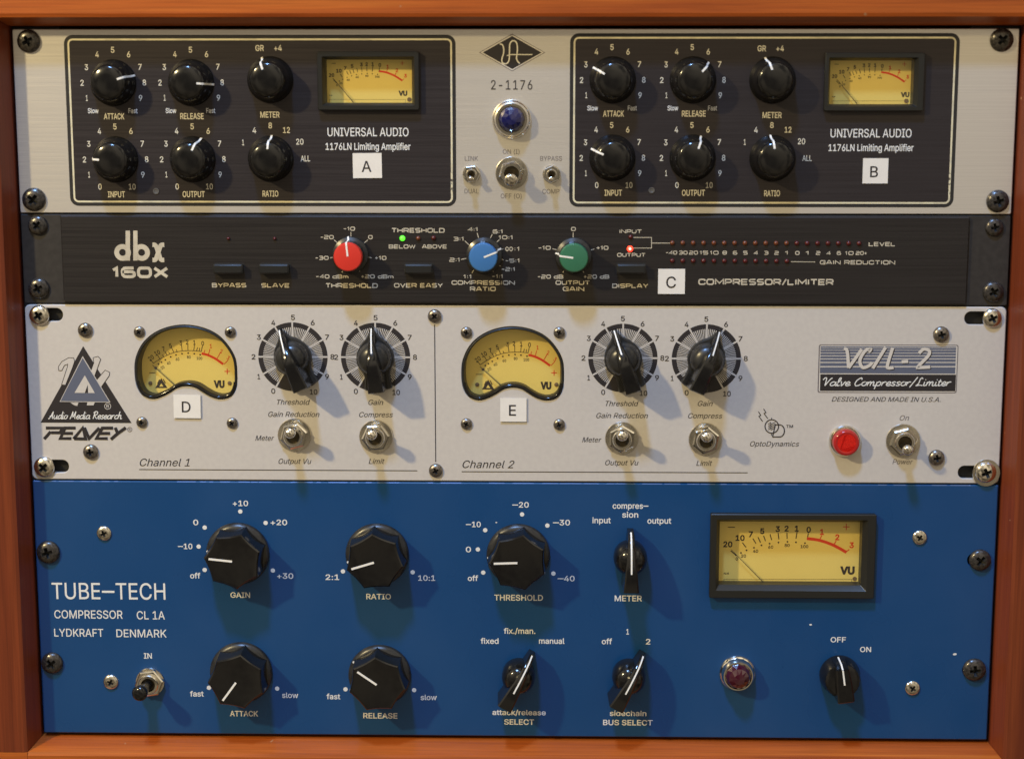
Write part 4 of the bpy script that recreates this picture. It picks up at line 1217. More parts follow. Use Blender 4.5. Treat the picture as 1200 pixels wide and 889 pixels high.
sheet('back_board', cab, [(loft([lift(rrect(x0 - 20, y0 - 20, x1 + 20, y1 + 20), D0 - 6), lift(rrect(x0 - 20, y0 - 20, x1 + 20, y1 + 20), D0 + .5)]), M['inside'])])
for s in (-1, 1):
    xa, xb = sorted((s * (HW + GAPX - .2), s * (HW - 22)))
    sheet('rack_rail', cab, [(loft([lift(rrect(xa, y0 + .3, xb, y1 - .3), -8), lift(rrect(xa, y0 + .3, xb, y1 - .3), -4)]), M['steel_dark'])])

# ================================================================== 1: silver dual limiting amplifier (2U)
def unit(name, label, top_u, n_u, cat='audio unit'):
    return thing(name, label, cat, 0, -(top_u + n_u) * U)
GP = 0.35
ua = unit('limiting_amplifier', 'silver brushed dual limiting amplifier with two black inset panels, topmost in the rack', 0, 2)
outer = rrect(-HW, -2 * U + GP, HW, -GP, .8, 3)
h1 = rect_meter(ua, 373.5, 60.5, 491.3, 129.3, 382, 70, 482.6, 120.6, 6.0)
h2 = rect_meter(ua, 964.5, 62, 1083.0, 130.3, 971.5, 71, 1071.0, 122.3, 6.0)
sheet('front_panel', ua, [(plate(outer, [h1, h2], 4.0, .35), M['silver'])])
for i, (ax, ay, bx_, by_) in enumerate(((82.6, 41, 533.8, 241.3), (667, 39, 1125.3, 242.5))):
    a, b_ = W(ax, by_), W(bx_, ay)
    R = rrect(a[0], a[1], b_[0], b_[1], 4.2, 6)
    hole = (h1, h2)[i]
    R2 = inset(R, 1.7)
    R3 = inset(R2, .85)
    R4 = inset(R3, .55)
    hb = inset(hole, .6)[::-1]
    sheet('inset_panel', ua, [(flat_holes([R, hb], .05), M['inset_rim']), (flat_holes([R3, hb], .09), M['inset'])])
    sheet('border_line', ua, [(ring(R2, R3, .10), M['line_cream'])])
    # worn stretch of the border at the lower right
    sheet('worn_border', ua, [(stroke([(R2[5][0] - .42, b_[1] - (b_[1] - a[1]) * .80), (R2[5][0] - .42, b_[1] - (b_[1] - a[1]) * .93)], .85, .11), M['line_scuffed'])])
def ua_scale(cx, cy, kind):
    o = []
    T = lambda s, x, y, wd_=None, h=6.4, b=.012: o.append(text(s, x, y, wd_ or 4.0 * len(s), h, 'ink_cream', b, w=.14))
    for s, dx, dy in (('1', -31, 18), ('2', -36.5, .3), ('3', -31.5, -18), ('4', -19, -33), ('5', -.8, -38.3), ('6', 18, -33), ('7', 31.3, -18.3), ('8', 36.4, 0), ('9', 32, 18)):
        T(s, cx + dx, cy + dy, 2.2 if s == '1' else 4.0)
    if kind == 'full':
        T('0', cx - 18.3, cy + 32); T('10', cx + 19.5, cy + 32, 8)
    else:
        o.append(text('Slow', cx - 23.5, cy + 33, 12.5, 5.4, 'ink_white', .012, w=.14)); o.append(text('Fast', cx + 23, cy + 33, 10.5, 5.4, 'ink_white', .012, w=.14))
    return o
for (cx, cy, kind, title, tw, ang) in (
        (132.8, 97, 'sf', 'ATTACK', 24, 72), (224, 96.8, 'sf', 'RELEASE', 27.5, 95), (135.5, 186.8, 'full', 'INPUT', 20, -87), (226, 186.6, 'full', 'OUTPUT', 26, 24),
        (718, 93.8, 'sf', 'ATTACK', 24.5, -58), (812, 93.8, 'sf', 'RELEASE', 28, 42), (717.6, 185, 'full', 'INPUT', 20.5, -67), (811.6, 185, 'full', 'OUTPUT', 27, 20)):
    sheet('dial_numbers', ua, ua_scale(cx, cy, kind))
    dy = 39.5 if kind == 'sf' else 41
    sheet('lettering', ua, [text(title, cx + 1, cy + dy, tw, 6.6, 'ink_cream', .014, w=.14)])
    knob(ua, ua_knob_me, ua_line_me, cx, cy, ang)
for cx, cy, ang in ((316.8, 93.5, -20), (905.2, 94, -20)):
    sheet('lettering', ua, [text('GR', cx - 12.5, cy - 37, 10, 6.4, 'ink_cream', w=.14), text('+4', cx + 9, cy - 37, 9, 6.4, 'ink_cream', w=.14), text('METER', cx - .4, cy + 41, 22.5, 6.6, 'ink_cream', w=.14)])
    knob(ua, ua_knob_me, ua_line_me, cx, cy, ang)
for cx, cy, ang in ((317.4, 186, 4), (905.2, 185.6, -7)):
    sheet('dial_numbers', ua, [text(s, cx + dx, cy + dy, ww, 6.4, 'ink_cream', w=.14) for s, dx, dy, ww in (('1', -32.5, -19, 2.2), ('4', -19.3, -33.2, 4.3), ('8', -.7, -38.8, 4.2), ('12', 18.3, -33.4, 8), ('20', 34, -19.8, 8.6), ('ALL', 40.5, -.2, 11))])
    sheet('lettering', ua, [text('RATIO', cx - .5, cy + 41, 18.5, 6.6, 'ink_cream', .014, w=.14)])
    knob(ua, ua_knob_me, ua_line_me, cx, cy, ang)
for cx, cy in ((431.3, 154.8), (1020.7, 156.2)):
    sheet('lettering', ua, [text('UNIVERSAL AUDIO', cx, cy, 95, 9.6, 'ink_white', .006, w=.14), text('1176LN Limiting Amplifier', cx, cy + 17, 99.5, 7.6, 'ink_white', .012, w=.14)])
for px, py in ((183, 224), (763.6, 223)):
    k = S(px, py)
    u, v = W(px, py)
    part('trim_screw', B().add(*lathe([(1.5, 0), (1.5, .3), (1.0, .3), (.8, .12), (0, .1)], 16), M['grey_skirt']).mesh('trim_screw', 40), ua, u, v, .12)
# diamond badge
def dia(rx, ry): return [(600.2, 61.8 - ry), (600.2 - rx, 61.8), (600.2, 61.8 + ry), (600.2 + rx, 61.8)]
bad = [poly(dia(38.8, 22.0), 'ink_grey', .05), poly(dia(37.2, 21.0), 'panel_white', .08), poly(dia(34.6, 19.4), 'ink_black', .11)]
cc = lambda x, y: (520 + x / 3.867, 20 + y / 3.867)
bad.append(line([cc(*p) for p in spline([(254, 122), (268, 130), (272, 160), (264, 190), (266, 208), (284, 212), (296, 196), (298, 160), (300, 122), (314, 108), (330, 118), (334, 150), (330, 190), (344, 212)], 5)], 1.5, 'ink_cream', .15))
bad.append(line([cc(*p) for p in ((286, 176), (302, 171), (402, 171))], 1.1, 'ink_cream', .20))
sheet('diamond_badge', ua, bad)
sheet('lettering', ua, [text('2-1176', 599.6, 99.7, 48.5, 10.6, 'ink_black', .004, spacing=1.15)])
for s, x, y, ww in (('ON (I)', 599, 177.8, 19.5), ('OFF (O)', 599, 229.8, 24.5), ('LINK', 552.4, 185.8, 15.5), ('DUAL', 552.6, 224, 16.5), ('BYPASS', 645.8, 185.8, 25.5), ('COMP', 645.5, 224.3, 20)):
    sheet('lettering', ua, [text(s, x, y, ww, 5.3, 'ink_grey', .0)])
jewel(ua, 599.6, 140, 23, 14.6, 4.6, 4.2, 'lens_blue', 'blue jewel lamp in a nickel bezel')
toggle(ua, 599.6, 203, 19.2, (598.6, 212.6), 13, 7.8, 5.2, bore=.58, hexr=.80)
toggle(ua, 552.6, 204, 10.6, (551.4, 211.0), 8, 3.4, 2.4, nuth=2.0, hexr=1.0, hexrot=.1, bore=.5)
toggle(ua, 646.4, 204.2, 10.6, (646.0, 211.6), 8, 3.4, 2.4, nuth=2.0, hexr=1.0, hexrot=.4, bore=.5)
for px, py, r, a in ((33, 48.4, 13.6, .5), (39.2, 234, 13.8, .9), (1174.6, 47, 13.8, .8), (1169.8, 236, 13.4, .3)):
    screw(ua, 'rack_screw', px, py, r, 'screw_black', a0=a)

# ================================================================== 2: slim black compressor (1U)
dx_ = unit('slim_compressor', 'slim black one-unit compressor with red, blue and green capped knobs', 2, 1)
outer = rrect(-HW, -3 * U + GP, HW, -2 * U - GP, .8, 3)
sheet('ear_plate', dx_, [(plate(outer, [], 3.0, .3, w=-.3), M['ear'])])
a, b_ = W(75.5, 353.5), W(1136, 252)
fo = rrect(a[0], -3 * U + 1.0, b_[0], -2 * U - .9, .3, 2)
sheet('front_panel', dx_, [(plate(fo, [], 1.8, .5, w=1.4), M['dbx'])])
WD = 1.5
def dt(s, x, y, ww, h=4.8, m='ink_tan', b=.21):
    return square(s, x, y, ww, h, m, b, WD)
q = lambda x, y: (x / 4, 230 + y / 4)
def donut(cx, cy, ro, ri, m, w):
    c = W(*q(cx, cy)); k = S(*q(cx, cy)) / 4
    return ring(circle(ro * k, 28, *c), circle(ri * k, 28, *c), w), M[m]
def box4(xa, ya, xb, yb, m, w):
    return poly([q(xa, yb), q(xb, yb), q(xb, ya), q(xa, ya)], m, w)
logo = [donut(578, 262, 39, 16, 'ink_tan', WD), box4(592, 160, 613, 300, 'ink_tan', WD + .03), donut(667, 262, 39, 16, 'ink_tan', WD + .01), box4(628, 160, 648, 300, 'ink_tan', WD + .04)]
logo += [line([q(*p) for p in spline([(718, 226), (733, 230), (745, 262), (757, 294), (773, 297)], 5)], 5.2, 'ink_tan', WD), line([q(*p) for p in spline([(773, 226), (757, 230), (745, 262), (733, 294), (718, 297)], 5)], 5.2, 'ink_tan', WD + .04)]
sheet('maker_logo', dx_, logo)
sheet('lettering', dx_, [dt('160X', 164.8, 318.8, 66, 13.6, b=.26)])
for s, x, y, ww in (('BYPASS', 269, 333.8, 40), ('SLAVE', 323.2, 334, 33), ('OVER EASY', 490.5, 334, 57), ('DISPLAY', 738.3, 334.5, 42)):
    sheet('lettering', dx_, [dt(s, x, y, ww, 5.2)])
sheet('lettering', dx_, [dt('THRESHOLD', 490, 269.7, 62, 5.6)])
sheet('lettering', dx_, [dt('BELOW', 471.4, 288.6, 31), dt('ABOVE', 509.2, 288.6, 29)])
sheet('lettering', dx_, [dt('INPUT', 738.6, 270.9, 26, 4.6), dt('OUTPUT', 739.5, 298.4, 33, 4.6)])
sheet('lettering', dx_, [dt('COMPRESSOR/LIMITER', 896.9, 330, 158, 7.4, b=.22)])
sheet('lettering', dx_, [dt('LEVEL', 1032.8, 285.8, 31, 5)])
sheet('lettering', dx_, [dt('GAIN REDUCTION', 1004.2, 307.1, 88, 5)])
t1 = lambda x, y: (340 + x / 4.286, 250 + y / 4.286)
t2 = lambda x, y: (610 + x / 4.286, 250 + y / 4.286)
def tl(f_, *p): return line([f_(p[0], p[1]), f_(p[2], p[3])], .9, 'ink_tan', WD)
sheet('dial_numbers', dx_, [dt('-10', 409.5, 267.8, 13.5), dt('-20', 383.6, 277.6, 15.5), dt('0', 434.3, 277.6, 5), dt('-30', 377.6, 301.9, 15.5), dt('+10', 446.2, 301.9, 13.5), dt('-40 dBm', 389.5, 323.6, 38), dt('+20 dBm', 442.3, 323.6, 38),
      tl(t1, 307, 93, 307, 122), tl(t1, 222, 132, 247, 152), tl(t1, 392, 132, 367, 153), tl(t1, 202, 222, 232, 217), tl(t1, 412, 222, 384, 216), tl(t1, 262, 295, 276, 270), tl(t1, 352, 290, 338, 268)])
sheet('lettering', dx_, [dt('THRESHOLD', 412.3, 334.2, 61, 5.6)])
inf = [line([t1(*p) for p in spline([(1100, 177), (1090, 168), (1082, 177), (1090, 187), (1100, 177), (1110, 168), (1118, 177), (1110, 187)], 4, True)], 1.0, 'ink_tan', WD, True)]
sheet('dial_number', dx_, inf)
sheet('dial_numbers', dx_, [dt('4:1', 554.2, 268.5, 12), dt('6:1', 583.4, 271.1, 12), dt('3:1', 537.6, 279.7, 12.5), dt('10:1', 592.7, 277.9, 17), dt(':1', 606, 291.4, 6.5), dt('2:1', 533, 304.1, 12.5), dt('-5:1', 600.6, 305.1, 17), dt('1:1', 548, 323.8, 10), dt('-2:1', 595.7, 315.1, 16), dt('-1:1', 583, 323.4, 13)] +
      [tl(t1, 940, 97, 948, 125), tl(t1, 1016, 103, 1002, 132), tl(t1, 878, 137, 903, 160), tl(t1, 1052, 131, 1028, 152), tl(t1, 1072, 177, 1040, 186), tl(t1, 860, 230, 895, 223), tl(t1, 1072, 232, 1044, 224), tl(t1, 1058, 264, 1035, 250), tl(t1, 914, 298, 930, 270), tl(t1, 1022, 292, 1010, 270)])
sheet('lettering', dx_, [dt('COMPRESSION', 566.3, 330.8, 74, 5.2), dt('RATIO', 565.9, 338.1, 30, 5.2)])
sheet('dial_numbers', dx_, [dt('0', 671.8, 268.1, 5.5), dt('-10', 638, 290.1, 14.5), dt('+10', 705.7, 290.1, 14), dt('-20 dB', 645, 323.8, 30), dt('+20 dB', 698.7, 323.8, 30), tl(t2, 264, 95, 264, 128), tl(t2, 160, 176, 195, 185), tl(t2, 370, 178, 340, 186), tl(t2, 212, 296, 224, 276), tl(t2, 318, 296, 305, 276)])
sheet('lettering', dx_, [dt('OUTPUT', 671, 330.8, 40, 5.2), dt('GAIN', 672, 338.1, 25, 5.2)])
for px, py, ang, cn, lb in ((411.4, 298, -6, 'red_cap', 'knob with a red cap'), (567.5, 298.5, 68, 'blue_cap', 'knob with a blue cap'), (672.2, 299, -82, 'green_cap', 'knob with a green cap')):
    u, v = W(px, py)
    k = part('knob', dbx_skirt_me, dx_, u, v, 1.45, -radians(ang), lb)
    part('cap', dbx_caps[cn], k)
    part('index_line', dbx_line_me, k)
u, v = W(567.5, 298.5)
sheet('bracket_line', dx_, [line([t2(566, 120), t2(657, 120), t2(657, 173), t2(566, 173)], .8, 'ink_tan', WD), line([t2(657, 148), t2(750, 148)], .8, 'ink_tan', WD + .05)])
sheet('bracket_line', dx_, [line([(926.4, 306.3), (954.7, 306.6)], .8, 'ink_tan', WD)])
led_cache = {}
def led(px, py, r, m, name='indicator_light', label=None):
    key = (r, m)
    if key not in led_cache:
        led_cache[key] = B().add(*lathe([(r, 0), (r * .95, .5), (r * .6, .95), (0, 1.1)], 14), M[m]).mesh(name, 60)
    u, v = W(px, py, 1.4)
    return part(name, led_cache[key], dx_, u, v, 1.42, 0, label)
led(267.8, 279.5, .8, 'led_red'); led(322, 279.5, .8, 'led_red')
led(471.6, 279.2, 1.35, 'led_green_on', label='lit green indicator light')
led(490.2, 279.2, 1.1, 'led_amber'); led(508.2, 278.8, 1.15, 'led_red')
led(739, 277.6, 1.1, 'led_red')
lr = led(738.3, 291.6, 1.55, 'led_red_on', label='lit red indicator light')
part('glowing_core', B().add(*lathe([(.62, 0), (.5, .25), (0, .3)], 12), M['led_core']).mesh('glowing_core', 60), lr, 0, 0, 1.0)
nums = ['-40', '30', '20', '15', '10', '8', '6', '5', '4', '3', '2', '1', '0', '1', '2', '4', '6', '10', '20+']
ns = []
for i, s in enumerate(nums):
    x = 788.0 + i * 12.15
    y = 284.6 + i * .035
    led(x, y, 1.15, 'led_amber' if i < 12 else 'led_red')
    if i < 12:
        led(787.9 + i * 12.2, 305.4 + i * .05, 1.15, 'led_red')
    ww = {1: 5, 2: 10.2, 3: 13}[len(s)]
    ns.append(dt(s, x - (1.5 if s == '-40' else 0) + (2 if s == '20+' else 0), y + 11.1, ww, 4.6))
sheet('dial_numbers', dx_, ns)
for xa, xb in ((251, 285.6), (304.5, 339.5), (474.3, 507.4), (722.6, 756.4)):
    c = W((xa + xb) / 2, 314.6, 2)
    k = S(500, 314)
    hw, hh = (xb - xa) / 2 * k, 5.6 * k
    R = rrect(-hw, -hh, hw, hh, .8, 3)
    bb = B().add(*loft([lift(R, 0), lift(R, 3.6), lift(inset(R, .75), 4.3)]), M['button'])
    rim = B().add(*ring(inset(R, -.45), inset(R, .0), 0.04), M['inset_rim'])
    o = part('push_button', bb.mesh('push_button', 30), dx_, c[0], c[1], 1.42)
    part('button_slot', rim.mesh('button_slot'), o)
for px, py, r, a in ((43.8, 264, 11.4, .9), (45, 338, 12.2, .5), (1165.7, 266.5, 10.8, .2), (1164.3, 342, 12.4, .6)):
    screw(dx_, 'rack_screw', px, py, r, 'screw_black', w=-.3, a0=a)

# ================================================================== 3: cream valve compressor (2U)
pv = unit('valve_compressor', 'cream two-channel valve compressor with kidney-shaped yellow meters and black pointer knobs', 3, 2)
kD = kidney_meter(pv, 217.9, 434.3)
kE = kidney_meter(pv, 600.9, 436.0)
slots = []
for x_a, x_b, yy in ((45, 73.8, 368.7), (50, 80.8, 546.2), (1130.2, 1160, 372.8), (1122.6, 1155, 553.3)):
    c0, c1_ = W(x_a, yy), W(x_b, yy)
    slots.append(rrect(c0[0], c0[1] - 3.3, c1_[0], c1_[1] + 3.3, 3.2, 6))
outer = rrect(-HW, -5 * U + GP, HW, -3 * U - GP, 2.6, 5)
sheet('front_panel', pv, [(plate(outer, [kD, kE] + slots, 3.0, .45), M['cream'])])
for px, py, r, a in ((45.5, 369.6, 12, .6), (51.4, 547.2, 12.2, .8), (1163, 372.8, 11.5, .5)):
    screw(pv, 'rack_screw', px, py, r, 'chrome_dull', a0=a)
u, v = W(1155.5, 553.6)
ws = part('washer', B().add(*lathe([(2.5, 0), (6.7, 0), (6.9, .3), (6.7, .7), (2.5, .8)], 36), M['chrome_dull']).mesh('washer', 40), pv, u, v, .05)
screw(pv, 'rack_screw', 1155.5, 553.6, 12.6, 'chrome', w=.85, a0=.4)
for px, py, r in ((99.5, 386.9, 8.8), (106, 529.6, 9), (163, 388.9, 6.6), (269.6, 389.2, 6.6), (166, 494.8, 6.6), (271.9, 495.8, 6.6), (546.6, 389.8, 6.8), (655.5, 389.8, 6.8), (546.6, 496.8, 6.8), (655.3, 497.5, 6.8),
                  (509.2, 370.5, 8.2), (510.6, 551.4, 8.2), (1103.3, 392, 9.6), (1097.8, 536.4, 9.6)):
    screw(pv, 'panel_screw', px, py, r, 'screw_steel', tall=.6, a0=random.uniform(0, 1.5))
def pt(s, x, y, ww, h=6.0, sh=.28, m='ink_black', b=.0): return text(s, x, y, ww, h, m, b, sh)
for (c, cy, tx_, ty, th, knobs) in (((343.3, 418), 0, 0, 0, 0, None), ):
    pass
def scale_disc(cx, cy):
    k = S(cx, cy)
    u, v = W(cx, cy)
    R = 40.6 * k
    it = [(flat(circle(R, 72, u, v), .06), M['ink_black'])]
    def rl(deg, r0, r1, wd_, w):
        a = radians(deg)
        return stroke([(u + r0 * sin(a), v + r0 * cos(a)), (u + r1 * sin(a), v + r1 * cos(a))], wd_, w)
    for i in range(81):
        deg = -150 + i * 3.75
        if i % 8 == 0:
            it.append((rl(deg, R * .52, R * 1.01, .80, .10), M['cream']))
        else:
            a_ = radians(deg)
            v_ = []
            for r_, h_ in ((R * .50, .11), (R * .86, .21)):
                for sg_ in (-1, 1):
                    v_.append((u + r_ * sin(a_) + sg_ * h_ * cos(a_), v + r_ * cos(a_) - sg_ * h_ * sin(a_), .10))
            it.append(((v_, [(0, 1, 3, 2)]), M['panel_white']))
    sheet('scale_disc', pv, it)
    ns_ = []
    for i in range(11):
        a = radians(-150 + 30 * i)
        r_ = 46.2 if i < 10 else 47.5
        ns_.append(text(str(i), cx + r_ * sin(a) * (1.0 if i != 10 else 1.02), cy - r_ * cos(a), (3 if i == 1 else 4.6) if i < 10 else 8.8, 5.8, 'ink_black', .012))
    sheet('dial_numbers', pv, ns_)
for cx, cy, ang in ((343.3, 418, -23), (440.1, 418.4, -6), (729.9, 419.4, -18), (827.7, 420, 23)):
    scale_disc(cx, cy)
    knob(pv, chick_me, chick_line_me, cx, cy, ang, 'pointer_knob')
for s, x, y, ww in (('Threshold', 344, 471, 38.5), ('Gain', 440.4, 471.2, 17.5), ('Gain Reduction', 344.3, 485.2, 60), ('Compress', 440.6, 485.6, 39.5), ('Meter', 310.2, 513, 22), ('Output Vu', 345.6, 540.2, 38.5), ('Limit', 441.3, 540.2, 18.5),
                    ('Threshold', 729, 472.6, 38.5), ('Gain', 826.4, 472.6, 17.5), ('Gain Reduction', 729, 486.7, 60.5), ('Compress', 826.4, 487, 40), ('Meter', 693.5, 515, 22.5), ('Output Vu', 728.7, 541.8, 39), ('Limit', 825.2, 542.4, 18.5),
                    ('OptoDynamics', 907.7, 519.8, 57.5), ('On', 1059.8, 489.4, 11), ('Power', 1057.8, 540.6, 24)):
    sheet('lettering', pv, [pt(s, x, y, ww, m='ink_grey' if s in ('On', 'Power') else 'ink_black')])
sheet('lettering', pv, [pt('Channel 1', 193, 541.5, 58.5, 8.8)])
sheet('lettering', pv, [pt('Channel 2', 572.4, 543.7, 60.8, 8.8)])
sheet('lettering', pv, [pt('DESIGNED AND MADE IN U.S.A.', 1038.4, 467.7, 127.5, 5.4)])
sheet('rule_line', pv, [line([(163, 549.8), (489, 551.2)], .9, 'ink_black')])
sheet('rule_line', pv, [line([(541, 552.3), (876, 553.6)], .9, 'ink_black')])
sheet('rule_line', pv, [line([(509.3, 380), (510.6, 541)], 1.0, 'ink_black')])
toggle(pv, 344.8, 509.9, 19.8, (339.4, 506.2), 17, 6.6, 4.2, hexr=.83, bore=.5)
toggle(pv, 440.4, 511.6, 19.8, (434.6, 508.2), 17, 6.6, 4.2, hexr=.83, bore=.5, hexrot=.1)
toggle(pv, 728.7, 513.6, 19.8, (729.4, 509.4), 17, 6.6, 4.2, hexr=.83, bore=.5, hexrot=.5)
toggle(pv, 826.7, 514.9, 19.8, (828.4, 510.7), 17, 6.6, 4.2, hexr=.83, bore=.5, hexrot=.35)
toggle(pv, 1058.5, 516.6, 20.4, (1064.4, 529.0), 15, 6.2, 4.0, hexr=.83, bore=.5, label='power switch with its lever down')
jewel(pv, 990.5, 517, 19.0, 15.6, 2.2, 4.2, 'lens_red', 'lit red lamp in a thin metal ring', False)
# triangle emblem and maker's name
e = lambda x, y: (x / 4, 350 + y / 4)
em = [poly([e(190, 580), e(617, 582), e(390, 222)], 'ink_black', .05)]
def outlined(pts, w):
    P_ = [e(*p) for p in pts]
    return [poly(P_, 'cream', w), line(P_ + [], .7, 'ink_black', w + .02, True)]
em += outlined([(276, 336), (274, 318), (290, 294), (322, 276), (345, 277), (350, 292), (340, 322), (307, 404), (289, 402), (315, 322), (318, 306), (302, 312), (290, 336)], .09)
em += outlined([(437, 276), (460, 270), (472, 283), (440, 372), (455, 378), (493, 334), (514, 344), (512, 360), (470, 420), (440, 500), (405, 500), (412, 470), (424, 420), (404, 398), (440, 300)], .14)
em.append(poly([e(330, 486), e(368, 486), e(362, 502), (350 / 4 - .5, 350 + 498 / 4)], 'cream', .10))
em.append(poly([e(280, 482), e(518, 485), e(388, 268)], 'cream', .20))
em.append(poly([e(284, 479), e(513, 482), e(388, 276)], 'ink_slate', .24))
em.append(poly([e(350, 440), e(445, 441), e(398, 358)], 'cream', .28))
em.append(poly([e(398, 440), e(414, 440), e(412, 402)], 'ink_black', .31))
em.append(line([(e(505, 503)[0] + 3.6 * cos(i * pi / 8), e(505, 503)[1] + 3.6 * sin(i * pi / 8)) for i in range(16)], .6, 'panel_white', .12, True))
em.append(text('R', e(505, 503)[0], e(505, 503)[1], 3, 3.4, 'panel_white', w=.12))
sheet('triangle_emblem', pv, em)
sheet('lettering', pv, script('Audio Media Research', 56.5, 142.5, 350 + 562 / 4, 4.3, .95, 'ink_white', .16, .25), joined=True)
PEA = {'P': [[(0, 0), (.38, .56)], [(.1, 1), (1.02, 1), (.86, .44), (.28, .44)]], 'E': [[(.2, 0), (.95, 0)], [(.1, 0), (.33, 1)], [(.3, 1), (1.0, 1)], [(.24, .5), (.9, .5)]],
       'A': [[(-.1, 0), (.5, 1), (.85, 0), (-.02, 0)]], 'V': [[(.1, 1), (.35, 0), (1.05, 1)]], 'Y': [[(.1, 1), (.4, .45), (1.1, 1)], [(.42, .45), (.05, 0)]]}
# slanted angular capitals drawn on the photograph's own outline (quarter pixels)
PS = [[(207, 657), (238, 622)], [(215, 605), (292, 605), (282, 627), (240, 627)], [(355, 605), (305, 605), (283, 654), (335, 654)], [(297, 630), (342, 630)],
      [(345, 656), (388, 604), (402, 656), (348, 655)], [(396, 603), (418, 654), (466, 604)], [(530, 605), (480, 605), (452, 654), (505, 654)], [(468, 630), (516, 630)],
      [(540, 603), (552, 630), (590, 603)], [(552, 630), (520, 658)]]
sheet('lettering', pv, [line([e(*p) for p in s], 3.6, 'ink_black', .08 + i * .012) for i, s in enumerate(PS)] +
      [line([(152 + 2.6 * cos(i * pi / 6), 503 + 2.6 * sin(i * pi / 6)) for i in range(12)], .7, 'ink_grey', .1, True), text('R', 152, 503, 2.2, 2.6, 'ink_grey')], joined=True)
# model badge
q6 = lambda x, y: (870 + x / 3.636, 350 + y / 3.636)
def rr6(xa, ya, xb, yb, r, m, w):
    a_, b2 = W(*q6(xa, yb)), W(*q6(xb, ya))
    return flat(rrect(a_[0], a_[1], b2[0], b2[1], r, 4), w), M[m]
bd = [rr6(320, 196, 921, 400, 1.0, 'ink_grey', .04), rr6(325, 200, 917, 396, .8, 'panel_white', .07), rr6(330, 204, 911, 317, .2, 'ink_slate', .10), rr6(330, 323, 910, 392, .2, 'ink_black', .10)]
for y, wpx in ((209, .5), (219, .55), (231, .65), (243, .8), (256, .9), (271, 1.1), (289, 1.3)):
    bd.append(line([q6(331, y), q6(910, y)], wpx, 'panel_white', .13))
VC = [[(432, 212), (446, 222), (452, 294)], [(452, 294), (492, 238), (508, 214)], [(538, 226), (546, 214), (522, 222), (500, 262), (512, 292), (540, 284), (552, 270)], [(610, 206), (555, 296)],
      [(640, 208), (618, 280), (622, 294), (644, 292)], [(678, 268), (706, 266)], [(752, 232), (772, 214), (796, 222), (790, 244), (748, 288), (756, 292), (800, 290)]]
for s in VC:
    bd.append(line([(q6(*p)[0] + .9, q6(*p)[1] + .7) for p in spline(s, 5)], 4.2, 'ink_black', .17))
for s in VC:
    bd.append(line([q6(*p) for p in spline(s, 5)], 3.8, 'panel_white', .22))
sheet('model_badge', pv, bd)
sheet('lettering', pv, script('Valve Compressor/Limiter', q6(338, 0)[0], q6(885, 0)[0], q6(0, 370)[1], 4.6, 1.15, 'ink_white', .14, .34), joined=True)
# photocell emblem
od = []
def arcp(cx, cy, rx, ry, a0, a1, n=16):
    return [q6(cx + rx * cos(radians(a0 + (a1 - a0) * i / n)), cy - ry * sin(radians(a0 + (a1 - a0) * i / n))) for i in range(n + 1)]
od.append(line(arcp(125, 543, 29, 29, 0, 348), 1.2, 'ink_black', .1, True))
od.append(line([q6(*p) for p in ((128, 588), (140, 536), (160, 536))] + arcp(158, 562, 21, 26, 80, -80, 8) + [q6(128, 588)], 1.2, 'ink_black', .15))
for i in range(4):
    od.append(line([q6(110, 534 + 8 * i), q6(120, 526 + 8 * i), q6(122, 534 + 8 * i), q6(140, 524 + 8 * i)], .7, 'ink_black', .12))
od.append(line([q6(124, 506), q6(124, 516)], .8, 'ink_black', .12)); od.append(line([q6(124, 570), q6(124, 582)], .8, 'ink_black', .12))
for dx, dy in ((0, 0), (22, -12)):
    od.append(line([q6(68 + dx, 480 + dy), q6(78 + dx, 496 + dy), q6(70 + dx, 500 + dy), q6(86 + dx, 522 + dy)], .9, 'ink_black', .1))
od.append(text('TM', q6(201, 543)[0], q6(201, 543)[1], 8, 3.4, 'ink_black', .01))
sheet('photocell_emblem', pv, od)

# ================================================================== 4: blue tube compressor (3U)
bt = unit('tube_compressor', 'blue lacquered tube compressor with large fluted black knobs, lowest in the rack', 5, 3)
hm = rect_meter(bt, 830.5, 601.0, 1026.0, 698.0, 842, 611, 1010.5, 684, 6.5, 3.6)
outer = rrect(-HW, -8 * U + GP, HW, -5 * U - GP, .6, 3)
bsl = []
for px, py in ((56, 647), (60.6, 776.7), (1145.5, 656), (1139.5, 784.5)):
    c0 = W(px, py)
    bsl.append(rrect(c0[0] - 5.0, c0[1] - 3.3, c0[0] + 5.0, c0[1] + 3.3, 3.2, 6))
sheet('front_panel', bt, [(plate(outer, [hm] + bsl, 3.0, .55), M['blue'])])
def bx(s, x, y, ww, h=6.2, b=.014): return text(s, x, y, ww, h, 'ink_white', b)
sheet('lettering', bt, [bx('TUBE_TECH', 127.2, 692.2, 133, 19.2, .003)])
sheet('lettering', bt, [bx('COMPRESSOR', 103.7, 719.4, 80, 9.6, .005), bx('CL 1A', 176.7, 720.4, 32.8, 9.6, .005)])
sheet('lettering', bt, [bx('LYDKRAFT', 92.3, 740.8, 57.5, 9.2, .005), bx('DENMARK', 165.8, 741.6, 58.8, 9.2, .005)])
